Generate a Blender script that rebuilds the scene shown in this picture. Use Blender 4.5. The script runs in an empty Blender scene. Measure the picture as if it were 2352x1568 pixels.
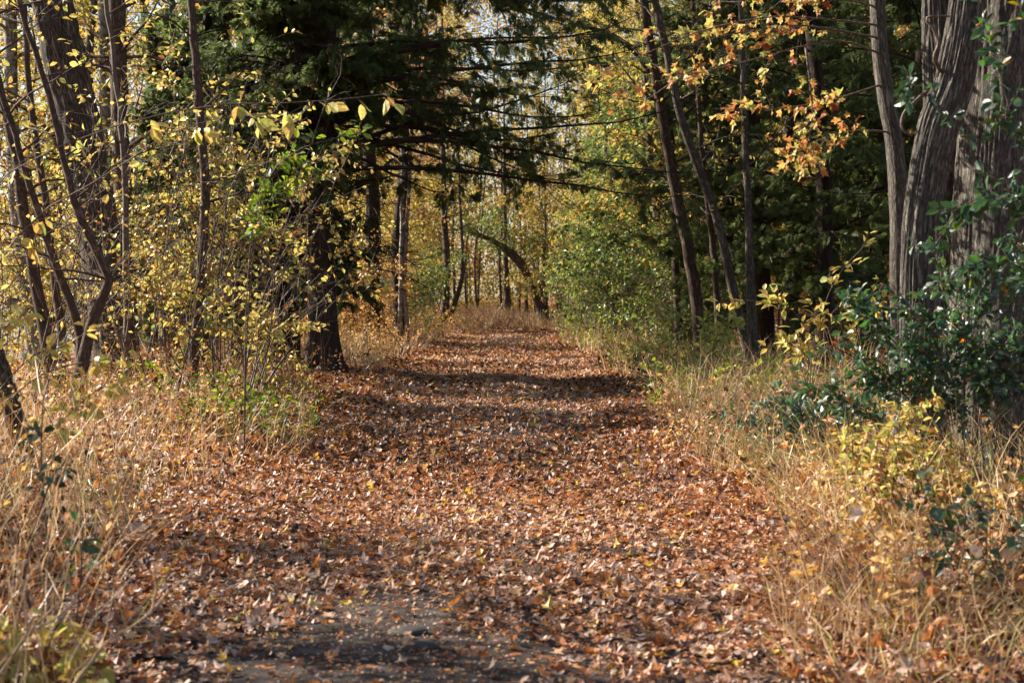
import bpy, math
import numpy as np
from mathutils import Vector

# ------------------------------------------------------------------ camera, sky, sun, exposure
scene = bpy.context.scene
COL = scene.collection
F = 3951.0            # focal length in units of a 2352-wide view
HOR = 677.0           # row of the horizon in that view
EYE = 1.5
cam = bpy.data.cameras.new("camera")
cam.sensor_width = 36.0
cam.lens = 36.0 * F / 2352.0
cam.shift_y = (HOR - 784.0) / 2352.0
cam.clip_start = 0.2
cam.clip_end = 3000.0
cam.dof.use_dof = True
cam.dof.focus_distance = 22.0
cam.dof.aperture_fstop = 4.5
camo = bpy.data.objects.new("camera", cam)
camo.location = (0, 0, EYE)
camo.rotation_euler = (math.radians(90), 0, 0)
COL.objects.link(camo)
scene.camera = camo

SUN_EL = math.radians(30)
SUN_AZ = math.radians(-67)      # from the viewing direction (+Y) towards -X
sdir = Vector((math.sin(SUN_AZ) * math.cos(SUN_EL), math.cos(SUN_AZ) * math.cos(SUN_EL), math.sin(SUN_EL)))
world = bpy.data.worlds.new("World")
scene.world = world
world.use_nodes = True
nt = world.node_tree
bg = nt.nodes["Background"]
sky = nt.nodes.new("ShaderNodeTexSky")
sky.sky_type = 'NISHITA'
sky.sun_disc = False
sky.sun_elevation = SUN_EL
sky.sun_rotation = SUN_AZ
nt.links.new(sky.outputs[0], bg.inputs[0])
bg.inputs[1].default_value = 0.065
sl = bpy.data.lights.new("sun", 'SUN')
sl.energy = 5.0
sl.angle = math.radians(0.5)
sl.color = (1.0, 0.93, 0.82)
so = bpy.data.objects.new("sun", sl)
so.rotation_euler = sdir.to_track_quat('Z', 'Y').to_euler()
so.location = sdir * 100
COL.objects.link(so)
scene.view_settings.view_transform = 'Standard'
scene.view_settings.look = 'None'
scene.view_settings.gamma = 1.0
scene.view_settings.exposure = 1.65
cy = scene.cycles
cy.max_bounces = 7
cy.diffuse_bounces = 3
cy.glossy_bounces = 2
cy.transmission_bounces = 4
cy.transparent_max_bounces = 4
cy.caustics_reflective = False
cy.caustics_refractive = False
cy.sample_clamp_indirect = 4.0

# ------------------------------------------------------------------ small maths helpers
def nrm(v):
    return v / np.maximum(np.linalg.norm(v, axis=-1, keepdims=True), 1e-9)

def smooth(a, b, x):
    t = np.clip((np.asarray(x, float) - a) / (b - a), 0, 1)
    return t * t * (3 - 2 * t)

_g = np.random.default_rng(5).random((64, 64))
def noise2(x, y):
    x = np.asarray(x, float); y = np.asarray(y, float)
    xi = np.floor(x).astype(int); yi = np.floor(y).astype(int)
    fx = x - xi; fy = y - yi
    fx = fx * fx * (3 - 2 * fx); fy = fy * fy * (3 - 2 * fy)
    a = _g[xi % 64, yi % 64]; b = _g[(xi + 1) % 64, yi % 64]
    c = _g[xi % 64, (yi + 1) % 64]; d = _g[(xi + 1) % 64, (yi + 1) % 64]
    return (a * (1 - fx) + b * fx) * (1 - fy) + (c * (1 - fx) + d * fx) * fy

def path_c(y):
    return -0.3 + 0.006 * np.clip(np.asarray(y, float) - 58, 0, 22) ** 2

def path_hw(y):
    return 1.75 + 0.25 * noise2(np.asarray(y, float) * 0.22, 3.3) + 0.25 * smooth(16, 28, y) * (1 - smooth(36, 50, y))

def ground_h(x, y):
    x = np.asarray(x, float); y = np.asarray(y, float)
    dx = x - path_c(y)
    hw = path_hw(y)
    h = 0.05 * (noise2(x * 0.5, y * 0.5) - 0.5) + 0.10 * (noise2(x * .12 + 9, y * .12) - 0.5)
    h = h + 0.28 * smooth(hw - 0.1, hw + 1.9, -dx) + 0.12 * smooth(hw - 0.1, hw + 2.2, dx)
    h = h - 0.05 * smooth(0.2, 1.0, np.abs(dx)) * (1 - smooth(1.0, 1.7, np.abs(dx)))
    h = h + 0.12 * (noise2(x * 0.9 + 4, y * 0.9) - 0.5) * smooth(hw, hw + 1, np.abs(dx))
    h = h + 0.22 * np.exp(-((x + 2.7) / 1.3) ** 2 - ((y - 25.5) / 4.0) ** 2)
    h = h - 2.4 * smooth(8.3, 13.0, -x)
    h = h + 0.35 * smooth(66, 95, y) + 0.5 * smooth(10, 40, x)
    return h

def W(vx, vy, d):
    return np.array([(vx - 1176.0) * d / F, d, EYE - (vy - HOR) * d / F])

def lin(hexs):
    c = np.array([int(hexs[i:i + 2], 16) / 255 for i in (1, 3, 5)])
    return tuple(np.where(c <= 0.04045, c / 12.92, ((c + 0.055) / 1.055) ** 2.4)) + (1.0,)

# ------------------------------------------------------------------ materials
def new_mat(name):
    m = bpy.data.materials.new(name)
    m.use_nodes = True
    t = m.node_tree
    for n in list(t.nodes):
        t.nodes.remove(n)
    return m, t, t.nodes, t.links

def ramp(N, stops, interp='LINEAR'):
    r = N.new("ShaderNodeValToRGB")
    e = r.color_ramp.elements
    r.color_ramp.interpolation = interp
    e[0].position = stops[0][0]; e[0].color = lin(stops[0][1])
    e[1].position = stops[-1][0]; e[1].color = lin(stops[-1][1])
    for p, c in stops[1:-1]:
        q = e.new(p); q.color = lin(c)
    return r

def leaf_mat(name, stops, trans=0.45, rough=0.5, spec=0.35, tsat=1.1, tval=1.5, spots=0.0):
    m, t, N, L = new_mat(name)
    at = N.new("ShaderNodeAttribute"); at.attribute_name = "tint"
    r = ramp(N, stops)
    L.new(at.outputs["Fac"], r.inputs[0])
    col = r.outputs[0]
    if spots:
        tc = N.new("ShaderNodeTexCoord")
        nz = N.new("ShaderNodeTexNoise"); nz.inputs["Scale"].default_value = 55.0; nz.inputs["Detail"].default_value = 3
        L.new(tc.outputs["Object"], nz.inputs["Vector"])
        r2 = ramp(N, [(0.38, '#5a4632'), (0.6, '#ffffff')])
        L.new(nz.outputs[0], r2.inputs[0])
        mx = N.new("ShaderNodeMix"); mx.data_type = 'RGBA'; mx.blend_type = 'MULTIPLY'
        mx.inputs[0].default_value = spots
        L.new(col, mx.inputs[6]); L.new(r2.outputs[0], mx.inputs[7])
        col = mx.outputs[2]
    p = N.new("ShaderNodeBsdfPrincipled")
    p.inputs["Roughness"].default_value = rough
    p.inputs["Specular IOR Level"].default_value = spec
    L.new(col, p.inputs["Base Color"])
    hs = N.new("ShaderNodeHueSaturation")
    hs.inputs["Saturation"].default_value = tsat
    hs.inputs["Value"].default_value = tval
    L.new(col, hs.inputs["Color"])
    tr = N.new("ShaderNodeBsdfTranslucent")
    L.new(hs.outputs[0], tr.inputs[0])
    ms = N.new("ShaderNodeMixShader"); ms.inputs[0].default_value = trans
    L.new(p.outputs[0], ms.inputs[1]); L.new(tr.outputs[0], ms.inputs[2])
    o = N.new("ShaderNodeOutputMaterial")
    L.new(ms.outputs[0], o.inputs[0])
    return m

def bark_mat(name, c0, c1, c2, scale=14.0, squash=0.16, bump=0.5, lichen=None, rough=0.85):
    m, t, N, L = new_mat(name)
    at = N.new("ShaderNodeAttribute"); at.attribute_name = "bark"
    mp = N.new("ShaderNodeMapping"); mp.inputs["Scale"].default_value = (scale, scale, scale * squash)
    L.new(at.outputs["Vector"], mp.inputs[0])
    nz = N.new("ShaderNodeTexNoise"); nz.inputs["Scale"].default_value = 1.6
    nz.inputs["Detail"].default_value = 6; nz.inputs["Roughness"].default_value = 0.65
    nz.inputs["Distortion"].default_value = 0.6
    L.new(mp.outputs[0], nz.inputs["Vector"])
    # ridged: dark cracks between plates
    m1 = N.new("ShaderNodeMath"); m1.operation = 'SUBTRACT'; m1.inputs[1].default_value = 0.5; L.new(nz.outputs[0], m1.inputs[0])
    m2 = N.new("ShaderNodeMath"); m2.operation = 'ABSOLUTE'; L.new(m1.outputs[0], m2.inputs[0])
    m3 = N.new("ShaderNodeMath"); m3.operation = 'MULTIPLY'; m3.inputs[1].default_value = 5.5; m3.use_clamp = True; L.new(m2.outputs[0], m3.inputs[0])
    nf = N.new("ShaderNodeTexNoise"); nf.inputs["Scale"].default_value = 5.0; nf.inputs["Detail"].default_value = 4
    L.new(mp.outputs[0], nf.inputs["Vector"])
    m4 = N.new("ShaderNodeMath"); m4.operation = 'MULTIPLY_ADD'; m4.inputs[1].default_value = 0.7; L.new(nf.outputs[0], m4.inputs[0])
    m5 = N.new("ShaderNodeMath"); m5.operation = 'MULTIPLY'; m5.inputs[1].default_value = 0.65; L.new(m3.outputs[0], m5.inputs[0])
    L.new(m5.outputs[0], m4.inputs[2])
    r = ramp(N, [(0.22, c0), (0.55, c1), (0.95, c2)])
    L.new(m4.outputs[0], r.inputs[0])
    col = r.outputs[0]
    if lichen:
        n2 = N.new("ShaderNodeTexNoise"); n2.inputs["Scale"].default_value = 9.0; n2.inputs["Detail"].default_value = 8
        L.new(at.outputs["Vector"], n2.inputs["Vector"])
        r3 = ramp(N, [(0.5, '#000000'), (0.62, '#ffffff')])
        L.new(n2.outputs[0], r3.inputs[0])
        mx = N.new("ShaderNodeMix"); mx.data_type = 'RGBA'
        L.new(r3.outputs[0], mx.inputs[0]); L.new(col, mx.inputs[6]); mx.inputs[7].default_value = lin(lichen)
        col = mx.outputs[2]
    p = N.new("ShaderNodeBsdfPrincipled")
    p.inputs["Roughness"].default_value = rough
    p.inputs["Specular IOR Level"].default_value = 0.25
    L.new(col, p.inputs["Base Color"])
    b = N.new("ShaderNodeBump"); b.inputs["Strength"].default_value = bump; b.inputs["Distance"].default_value = 0.02
    L.new(m4.outputs[0], b.inputs["Height"]); L.new(b.outputs[0], p.inputs["Normal"])
    o = N.new("ShaderNodeOutputMaterial"); L.new(p.outputs[0], o.inputs[0])
    return m

M = {}
M['yellow'] = leaf_mat('yellow_leaf', [(0, '#7a4a28'), (0.12, '#b98f48'), (0.45, '#d0b964'), (0.75, '#bdb75e'), (1, '#8a9644')], 0.42, 0.42, 0.5, tsat=1.0, tval=1.3, spots=0.35)
M['yellow_far'] = leaf_mat('yellow_leaf_far', [(0, '#85502a'), (0.15, '#b08438'), (0.5, '#bfa552'), (0.75, '#9c9a48'), (1, '#6a7e38')], 0.42, 0.5, 0.3, tsat=1.0, tval=1.3)
M['orange_far'] = leaf_mat('orange_leaf_far', [(0, '#6e3a22'), (0.3, '#a8663a'), (0.6, '#c08a4a'), (1, '#c9a452')], 0.42, 0.5, 0.3, tsat=1.0, tval=1.3)
M['green_far'] = leaf_mat('green_leaf_far', [(0, '#2f4420'), (0.3, '#4b6128'), (0.6, '#6f8038'), (0.85, '#979a48'), (1, '#b59748')], 0.4, 0.45, 0.45, tsat=1.0, tval=1.4)
M['maple'] = leaf_mat('maple_leaf', [(0, '#8a4526'), (0.2, '#b56e3e'), (0.5, '#cb9a56'), (0.8, '#d0b562'), (1, '#b5b05a')], 0.4, 0.5, 0.4, tsat=1.0, tval=1.25, spots=0.4)
M['buckthorn'] = leaf_mat('buckthorn_leaf', [(0, '#263a26'), (0.5, '#33482f'), (0.85, '#466030'), (0.93, '#6d7a2a'), (1, '#a8602a')], 0.3, 0.42, 0.9, tsat=1.25, tval=2.2)
M['cedar'] = leaf_mat('cedar_spray', [(0, '#363d22'), (0.5, '#4b562d'), (0.85, '#66743a'), (0.96, '#7c7c3a'), (1, '#946a32')], 0.5, 0.55, 0.3, tsat=.95, tval=1.9)
M['tan'] = leaf_mat('dry_tan_leaf', [(0, '#6b4426'), (0.4, '#a9793f'), (0.75, '#c9a468'), (1, '#d2b58c')], 0.35, 0.6, 0.25)
M['litter'] = leaf_mat('fallen_leaf', [(0, '#3a241a'), (0.16, '#613d29'), (0.32, '#99623d'), (0.46, '#b87a49'), (0.58, '#b89072'), (0.76, '#c6a893'), (0.9, '#d2bcad'), (0.94, '#c99544'), (1, '#d6bc58')], 0.25, 0.5, 0.42, tsat=1.05, tval=1.6, spots=0.35)
M['grass'] = leaf_mat('dry_grass_blade', [(0, '#5e4331'), (0.35, '#a27d58'), (0.7, '#cbac80'), (0.88, '#b3a56c'), (1, '#828c40')], 0.35, 0.42, 0.5, tsat=1.0, tval=1.2)
M['herb'] = leaf_mat('green_herb', [(0, '#3f5420'), (0.5, '#6f7f30'), (0.8, '#a39c42'), (1, '#c4ae54')], 0.4, 0.5, 0.35)
M['bark_dark'] = bark_mat('bark_dark', '#17110d', '#4f4136', '#8d7b69', 20, 0.14, 1.0)
M['bark_brown'] = bark_mat('bark_brown', '#2a1f18', '#4a392e', '#6f5b4c', 12, 0.3, 0.4)
M['bark_cedar'] = bark_mat('bark_cedar', '#1c130e', '#38281e', '#58463a', 18, 0.07, 0.9)
M['bark_grey'] = bark_mat('bark_grey', '#1c1814', '#544d45', '#83796d', 24, 0.18, 0.8)
M['bark_pale'] = bark_mat('bark_pale', '#5d554c', '#8d857a', '#aaa398', 12, 0.5, 0.3, lichen='#55503f')
M['bark_far'] = bark_mat('bark_far', '#2b231d', '#51463c', '#7a6e61', 10, 0.3, 0.3)
M['twig'] = bark_mat('twig_bark', '#33261f', '#5a483c', '#84705f', 30, 0.3, 0.2, rough=0.6)

def ground_material(name, soil, fleck, amount):
    m, t, N, L = new_mat(name)
    tc = N.new("ShaderNodeTexCoord")
    n1 = N.new("ShaderNodeTexNoise"); n1.inputs["Scale"].default_value = 7; n1.inputs["Detail"].default_value = 8
    L.new(tc.outputs["Object"], n1.inputs["Vector"])
    r1 = ramp(N, [(0.3, soil[0]), (0.55, soil[1]), (0.75, soil[2])])
    L.new(n1.outputs[0], r1.inputs[0])
    wn = N.new("ShaderNodeTexNoise"); wn.inputs["Scale"].default_value = 18
    L.new(tc.outputs["Object"], wn.inputs["Vector"])
    mxv = N.new("ShaderNodeMix"); mxv.data_type = 'RGBA'; mxv.inputs[0].default_value = 0.06
    L.new(tc.outputs["Object"], mxv.inputs[6]); L.new(wn.outputs[1], mxv.inputs[7])
    vo = N.new("ShaderNodeTexVoronoi"); vo.inputs["Scale"].default_value = 17
    L.new(mxv.outputs[2], vo.inputs["Vector"])
    sp = N.new("ShaderNodeSeparateColor"); L.new(vo.outputs["Color"], sp.inputs[0])
    r2 = ramp(N, fleck); L.new(sp.outputs[0], r2.inputs[0])
    gt = N.new("ShaderNodeMath"); gt.operation = 'LESS_THAN'; gt.inputs[1].default_value = amount
    L.new(sp.outputs[1], gt.inputs[0])
    mx = N.new("ShaderNodeMix"); mx.data_type = 'RGBA'
    L.new(gt.outputs[0], mx.inputs[0]); L.new(r1.outputs[0], mx.inputs[6]); L.new(r2.outputs[0], mx.inputs[7])
    p = N.new("ShaderNodeBsdfPrincipled"); p.inputs["Roughness"].default_value = 0.85
    p.inputs["Specular IOR Level"].default_value = 0.2
    L.new(mx.outputs[2], p.inputs["Base Color"])
    b = N.new("ShaderNodeBump"); b.inputs["Strength"].default_value = 0.8; b.inputs["Distance"].default_value = 0.03
    ad = N.new("ShaderNodeMath"); ad.operation = 'ADD'
    L.new(n1.outputs[0], ad.inputs[0]); L.new(sp.outputs[2], ad.inputs[1])
    L.new(ad.outputs[0], b.inputs["Height"]); L.new(b.outputs[0], p.inputs["Normal"])
    o = N.new("ShaderNodeOutputMaterial"); L.new(p.outputs[0], o.inputs[0])
    return m

FLECK = [(0, '#3a2016'), (0.3, '#6b381c'), (0.6, '#95521f'), (0.8, '#a8703f'), (1, '#b0865e')]
M['ground'] = ground_material('forest_floor', ('#1f150e', '#3a281a', '#553c26'), FLECK, 0.75)
M['path'] = ground_material('path_soil', ('#1b1613', '#3a302a', '#5a4e46'), FLECK, 0.05)
m, t, N, L = new_mat('lake_water')
p = N.new("ShaderNodeBsdfPrincipled"); p.inputs["Base Color"].default_value = lin('#1d3a5c'); p.inputs["Roughness"].default_value = 0.12
tc = N.new("ShaderNodeTexCoord"); nz = N.new("ShaderNodeTexNoise"); nz.inputs["Scale"].default_value = 1.5
L.new(tc.outputs["Object"], nz.inputs["Vector"])
b = N.new("ShaderNodeBump"); b.inputs["Strength"].default_value = 0.25; L.new(nz.outputs[0], b.inputs["Height"]); L.new(b.outputs[0], p.inputs["Normal"])
o = N.new("ShaderNodeOutputMaterial"); L.new(p.outputs[0], o.inputs[0])
M['water'] = m
m, t, N, L = new_mat('stone')
p = N.new("ShaderNodeBsdfPrincipled"); p.inputs["Roughness"].default_value = 0.8
tc = N.new("ShaderNodeTexCoord"); nz = N.new("ShaderNodeTexNoise"); nz.inputs["Scale"].default_value = 25; nz.inputs["Detail"].default_value = 6
L.new(tc.outputs["Object"], nz.inputs["Vector"]); r = ramp(N, [(0.3, '#1e1917'), (0.7, '#40362f')]); L.new(nz.outputs[0], r.inputs[0]); L.new(r.outputs[0], p.inputs["Base Color"])
o = N.new("ShaderNodeOutputMaterial"); L.new(p.outputs[0], o.inputs[0])
M['stone'] = m

# ------------------------------------------------------------------ mesh building
class Geo:
    def __init__(s):
        s.v = []; s.l = []; s.n = []; s.t = []; s.b = []; s.c = 0
    def add(s, V, Fc, tint=None, bark=None):
        V = np.asarray(V, np.float32).reshape(-1, 3)
        Fc = np.asarray(Fc, np.int64)
        s.l.append((Fc + s.c).ravel()); s.n.append(np.full(len(Fc), Fc.shape[1]))
        s.v.append(V); s.c += len(V)
        s.t.append(np.zeros(len(V), np.float32) if tint is None else np.broadcast_to(np.asarray(tint, np.float32), (len(V),)))
        s.b.append(np.zeros((len(V), 3), np.float32) if bark is None else np.asarray(bark, np.float32).reshape(-1, 3))
    def build(s, name, mat, parent=None, origin=(0, 0, 0), smooth_shade=False):
        me = bpy.data.meshes.new(name)
        V = np.concatenate(s.v) - np.asarray(origin, np.float32)
        lo = np.concatenate(s.l); n = np.concatenate(s.n)
        me.vertices.add(len(V)); me.vertices.foreach_set("co", V.ravel().astype(np.float32))
        me.loops.add(len(lo)); me.loops.foreach_set("vertex_index", lo.astype(np.int32))
        me.polygons.add(len(n))
        st = np.concatenate(([0], np.cumsum(n)[:-1]))
        me.polygons.foreach_set("loop_start", st.astype(np.int32))
        me.polygons.foreach_set("loop_total", n.astype(np.int32))
        me.polygons.foreach_set("use_smooth", np.full(len(n), smooth_shade, dtype=bool))
        a = me.attributes.new("tint", 'FLOAT', 'POINT'); a.data.foreach_set("value", np.concatenate(s.t).astype(np.float32))
        B = np.concatenate(s.b)
        if np.any(B):
            a = me.attributes.new("bark", 'FLOAT_VECTOR', 'POINT'); a.data.foreach_set("vector", B.ravel().astype(np.float32))
        me.update(); me.validate()
        me.materials.append(mat)
        o = bpy.data.objects.new(name, me)
        COL.objects.link(o)
        if parent is not None:
            o.parent = parent
        else:
            o.location = origin
        return o

def tag(o, label=None, cat=None, group=None, kind=None):
    if label: o['label'] = label
    if cat: o['category'] = cat
    if group: o['group'] = group
    if kind: o['kind'] = kind
    return o

def empty(name, loc, label, cat, group=None):
    o = bpy.data.objects.new(name, None)
    o.empty_display_size = 0.3
    o.location = [float(c) for c in loc]
    COL.objects.link(o)
    return tag(o, label, cat, group)

def copy_thing(root, loc, rz, sc, label=None, group=None):
    r = root.copy(); COL.objects.link(r)
    r.location = [float(c) for c in loc]; r.rotation_euler = (0, 0, rz); r.scale = sc if hasattr(sc, '__len__') else (sc, sc, sc)
    if label: r['label'] = label
    if group: r['group'] = group
    for ch in list(root.children):
        c = ch.copy(); COL.objects.link(c); c.parent = r
    return r

def frames(P):
    T = np.gradient(P, axis=1)
    T = nrm(T)
    mt = nrm(T.mean(axis=1))
    ref = np.where(np.abs(mt[:, 2:3]) > 0.8, np.array([[1.0, 0.1, 0]]), np.array([[0.1, 0, 1.0]]))
    ref = ref[:, None, :]
    A = nrm(ref - (ref * T).sum(-1, keepdims=True) * T)
    B = np.cross(T, A)
    return T, A, B

def tubes(geo, P, R, seg=5, rng=None, tint=0.5):
    P = np.asarray(P, float); Nn, K, _ = P.shape
    R = np.broadcast_to(np.asarray(R, float), (Nn, K))
    T, A, B = frames(P)
    th = np.linspace(0, 2 * np.pi, seg, endpoint=False)
    c, s_ = np.cos(th), np.sin(th)
    V = P[:, :, None, :] + R[:, :, None, None] * (c[None, None, :, None] * A[:, :, None, :] + s_[None, None, :, None] * B[:, :, None, :])
    L = np.concatenate([np.zeros((Nn, 1)), np.cumsum(np.linalg.norm(np.diff(P, axis=1), axis=-1), axis=1)], axis=1)
    L = L + (np.arange(Nn) * 3.17 % 50)[:, None]
    bk = np.stack([R[:, :, None] * c, R[:, :, None] * s_, np.broadcast_to(L[:, :, None], (Nn, K, seg))], axis=-1)
    k = np.arange(K - 1)[:, None]; j = np.arange(seg)[None, :]
    q = np.stack([k * seg + j, k * seg + (j + 1) % seg, (k + 1) * seg + (j + 1) % seg, (k + 1) * seg + j], -1).reshape(-1, 4)
    Q = (q[None] + (np.arange(Nn) * K * seg)[:, None, None]).reshape(-1, 4)
    geo.add(V.reshape(-1, 3), Q, tint, bk)

def resample(P, n=None, ds=None):
    """Catmull-Rom through the points (any number of columns), evenly resampled by the first three columns."""
    P = np.asarray(P, float)
    if len(P) == 2:
        fine = P[0] + (P[1] - P[0]) * np.linspace(0, 1, 20)[:, None]
    else:
        E = np.vstack([2 * P[0] - P[1], P, 2 * P[-1] - P[-2]])
        out = []
        for i in range(len(P) - 1):
            p0, p1, p2, p3 = E[i:i + 4]
            t_ = np.linspace(0, 1, 16, endpoint=False)[:, None]
            out.append(0.5 * (2 * p1 + (p2 - p0) * t_ + (2 * p0 - 5 * p1 + 4 * p2 - p3) * t_ ** 2 + (3 * p1 - p0 - 3 * p2 + p3) * t_ ** 3))
        fine = np.vstack(out + [P[-1:]])
    s_ = np.concatenate([[0], np.cumsum(np.linalg.norm(np.diff(fine[:, :3], axis=0), axis=1))])
    if n is None:
        n = max(4, int(s_[-1] / ds) + 1)
    u = np.linspace(0, s_[-1], n)
    return np.stack([np.interp(u, s_, fine[:, c]) for c in range(P.shape[1])], 1)

def big_trunk(geo, P, R, seg, amp, rng, flare=0.0, flare_h=0.5, cells=26, ridge_len=0.35, lobes=0.06):
    """A thick furrowed trunk: rings along P with ridged displacement and a flared, lobed foot."""
    K = len(P)
    T, A, B = frames(P[None]); A = A[0]; B = B[0]
    th = np.linspace(0, 2 * np.pi, seg, endpoint=False)
    s_ = np.concatenate([[0], np.cumsum(np.linalg.norm(np.diff(P, axis=0), axis=1))])
    g = rng.random((cells, int(s_[-1] / ridge_len) + 4)); g2 = rng.random((cells * 2, int(s_[-1] / (ridge_len * .4)) + 4))
    def per(gr, u, v):
        ui = np.floor(u).astype(int); vi = np.floor(v).astype(int); fu = u - ui; fv = v - vi
        n = gr.shape[0]; mm = gr.shape[1]
        a = gr[ui % n, vi % mm]; b_ = gr[(ui + 1) % n, vi % mm]; c = gr[ui % n, (vi + 1) % mm]; d = gr[(ui + 1) % n, (vi + 1) % mm]
        fv = fv * fv * (3 - 2 * fv)
        return (a * (1 - fu) + b_ * fu) * (1 - fv) + (c * (1 - fu) + d * fu) * fv
    TH, S = np.meshgrid(th, s_)
    warp = 0.7 * np.sin(S * 2.1 + 3 * np.sin(TH)) * 0.3
    n1 = per(g, TH / (2 * np.pi) * cells + warp, S / ridge_len)
    n2 = per(g2, TH / (2 * np.pi) * cells * 2 + warp, S / (ridge_len * .4))
    furrow = np.abs(n1 - 0.5) * 2
    disp = amp * (np.minimum(furrow * 1.7, 1) - 0.7) + amp * 0.45 * (n2 - 0.5)
    ph = rng.random(4) * 6.28
    lob = lobes * (np.sin(3 * TH + ph[0] + S * .25) * .6 + np.sin(5 * TH + ph[1] - S * .2) * .4)
    fl = flare * np.exp(-S / flare_h) * (1 + 0.5 * np.sin(5 * TH + ph[2]) + 0.3 * np.sin(3 * TH + ph[3]))
    RR = np.asarray(R)[:, None] * (1 + lob + fl) + disp
    V = P[:, None, :] + RR[..., None] * (np.cos(TH)[..., None] * A[:, None, :] + np.sin(TH)[..., None] * B[:, None, :])
    R0 = np.asarray(R)[:, None] * np.ones_like(TH)
    bk = np.stack([R0 * np.cos(TH), R0 * np.sin(TH), S + rng.random() * 20], -1)
    k = np.arange(K - 1)[:, None]; j = np.arange(seg)[None, :]
    q = np.stack([k * seg + j, k * seg + (j + 1) % seg, (k + 1) * seg + (j + 1) % seg, (k + 1) * seg + j], -1).reshape(-1, 4)
    geo.add(V.reshape(-1, 3), q, 0.5, bk)

def grow(S, D, Ln, K, rng, g=0.0, wob=0.12):
    Nn = len(S); P = np.zeros((Nn, K, 3)); P[:, 0] = S
    d = nrm(np.asarray(D, float)); st = (np.broadcast_to(np.asarray(Ln, float), (Nn,)) / (K - 1))[:, None]
    g = np.broadcast_to(np.asarray(g, float), (K,))
    for k in range(1, K):
        P[:, k] = P[:, k - 1] + d * st
        d = d + rng.normal(0, wob, (Nn, 3)); d[:, 2] += g[k]
        d = nrm(d)
    return P

def sprout(P, n, t0, t1, ang, rng, flat=0.0, jit=0.2, even=False):
    """n children on each of the polylines P: their starting points, directions, parents and places along them."""
    Nn, K, _ = P.shape
    idx = np.repeat(np.arange(Nn), n)
    if even:
        tt = np.tile((np.arange(n) + 0.5) / n, Nn) + rng.normal(0, 0.25 / n, Nn * n)
        tt = t0 + (t1 - t0) * np.clip(tt, 0, 1)
    else:
        tt = t0 + (t1 - t0) * rng.random(Nn * n)
    f = np.clip(tt * (K - 1), 0, K - 1.001); i = f.astype(int); u = (f - i)[:, None]
    S = P[idx, i] * (1 - u) + P[idx, i + 1] * u
    T = nrm(P[idx, i + 1] - P[idx, i])
    r = rng.normal(size=(len(idx), 3)); r[:, 2] *= (1 - flat)
    pr = nrm(r - (r * T).sum(1, keepdims=True) * T)
    a = ang + rng.normal(0, jit, len(idx))
    D = T * np.cos(a)[:, None] + pr * np.sin(a)[:, None]
    return S, D, idx, tt

# leaf outlines: x along the blade, y across it, z out of it
def fan(pts, centre):
    V = np.vstack([[centre], pts]); n = len(pts)
    return V, np.array([[0, 1 + i, 1 + (i + 1) % n] for i in range(n)])
TM = {}
TM['small'] = (np.array([[0, 0, 0], [.45, -.3, .07], [1, 0, -.06], [.5, .3, .09]]), np.array([[0, 1, 2], [0, 2, 3]]))
TM['ovate'] = (np.array([[0, 0, 0], [.22, -.22, .05], [.55, -.30, .07], [.84, -.15, .0], [1.02, 0, -.1], [.84, .15, 0], [.55, .3, .09], [.22, .22, .05], [.5, 0, -.02]]),
               np.array([[8, i, (i + 1) % 8] for i in range(8)]))
def maple_t(curl, seed):
    r_ = np.random.default_rng(seed)
    ang = np.radians([0, 12, 27, 40, 55, 72, 92, 108, 125, 150, 180, 210, 235, 252, 268, 288, 305, 320, 333, 348])
    rad = np.array([1, .78, .56, .74, .92, .66, .48, .58, .62, .36, .14, .36, .62, .58, .48, .66, .92, .74, .56, .78]) * .55
    rad = rad * (1 + r_.normal(0, .06, 20))
    x = rad * np.cos(ang) + .3; y = rad * np.sin(ang) * 1.05
    z = curl * (rad / .55) ** 2 * np.sin(2 * ang + r_.random() * 6) * .22 + curl * .12 * (rad / .55) ** 2 + r_.normal(0, .02, 20)
    return fan(np.stack([x, y, z], 1), [.3, 0, 0])
for i_ in range(3):
    TM['maple%d' % i_] = maple_t(0.6 + 0.5 * i_, i_)
def curled(c):
    V = np.array([[0, 0, 0], [.3, -.3, 0], [.7, -.26, 0], [1, 0, 0], [.7, .26, 0], [.3, .3, 0], [.5, 0, 0]])
    V[:, 2] = c * (V[:, 1] ** 2 * 2.6 + (V[:, 0] - .5) ** 2 * .8) - .05
    return V, np.array([[6, i, (i + 1) % 6] for i in range(6)])
TM['curl0'] = curled(.5); TM['curl1'] = curled(1.3); TM['curl2'] = curled(-1.0)
def spray_t():
    V = []; Fc = []
    def blade(b, e, w, z=0.0):
        b = np.array(b); e = np.array(e); d = e - b; p_ = np.array([-d[1], d[0]]) / np.linalg.norm(d) * w
        n = len(V); mid = b + d * .55
        V.extend([[*b, z], [*(mid - p_), z + .02], [*e, z - .05], [*(mid + p_), z - .02]]); Fc.append([n, n + 1, n + 2, n + 3])
    blade((0, 0), (1, 0), .045)
    for i, t_ in enumerate((.14, .34, .54, .74)):
        l_ = .52 * (1 - t_ * .72)
        for s_ in (1, -1):
            a = math.radians(38 + 6 * ((i * 7) % 3 - 1))
            blade((t_, 0), (t_ + l_ * math.cos(a), s_ * l_ * math.sin(a)), .055, .03 * s_)
    return np.array(V), np.array(Fc)
TM['spray'] = spray_t()

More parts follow.
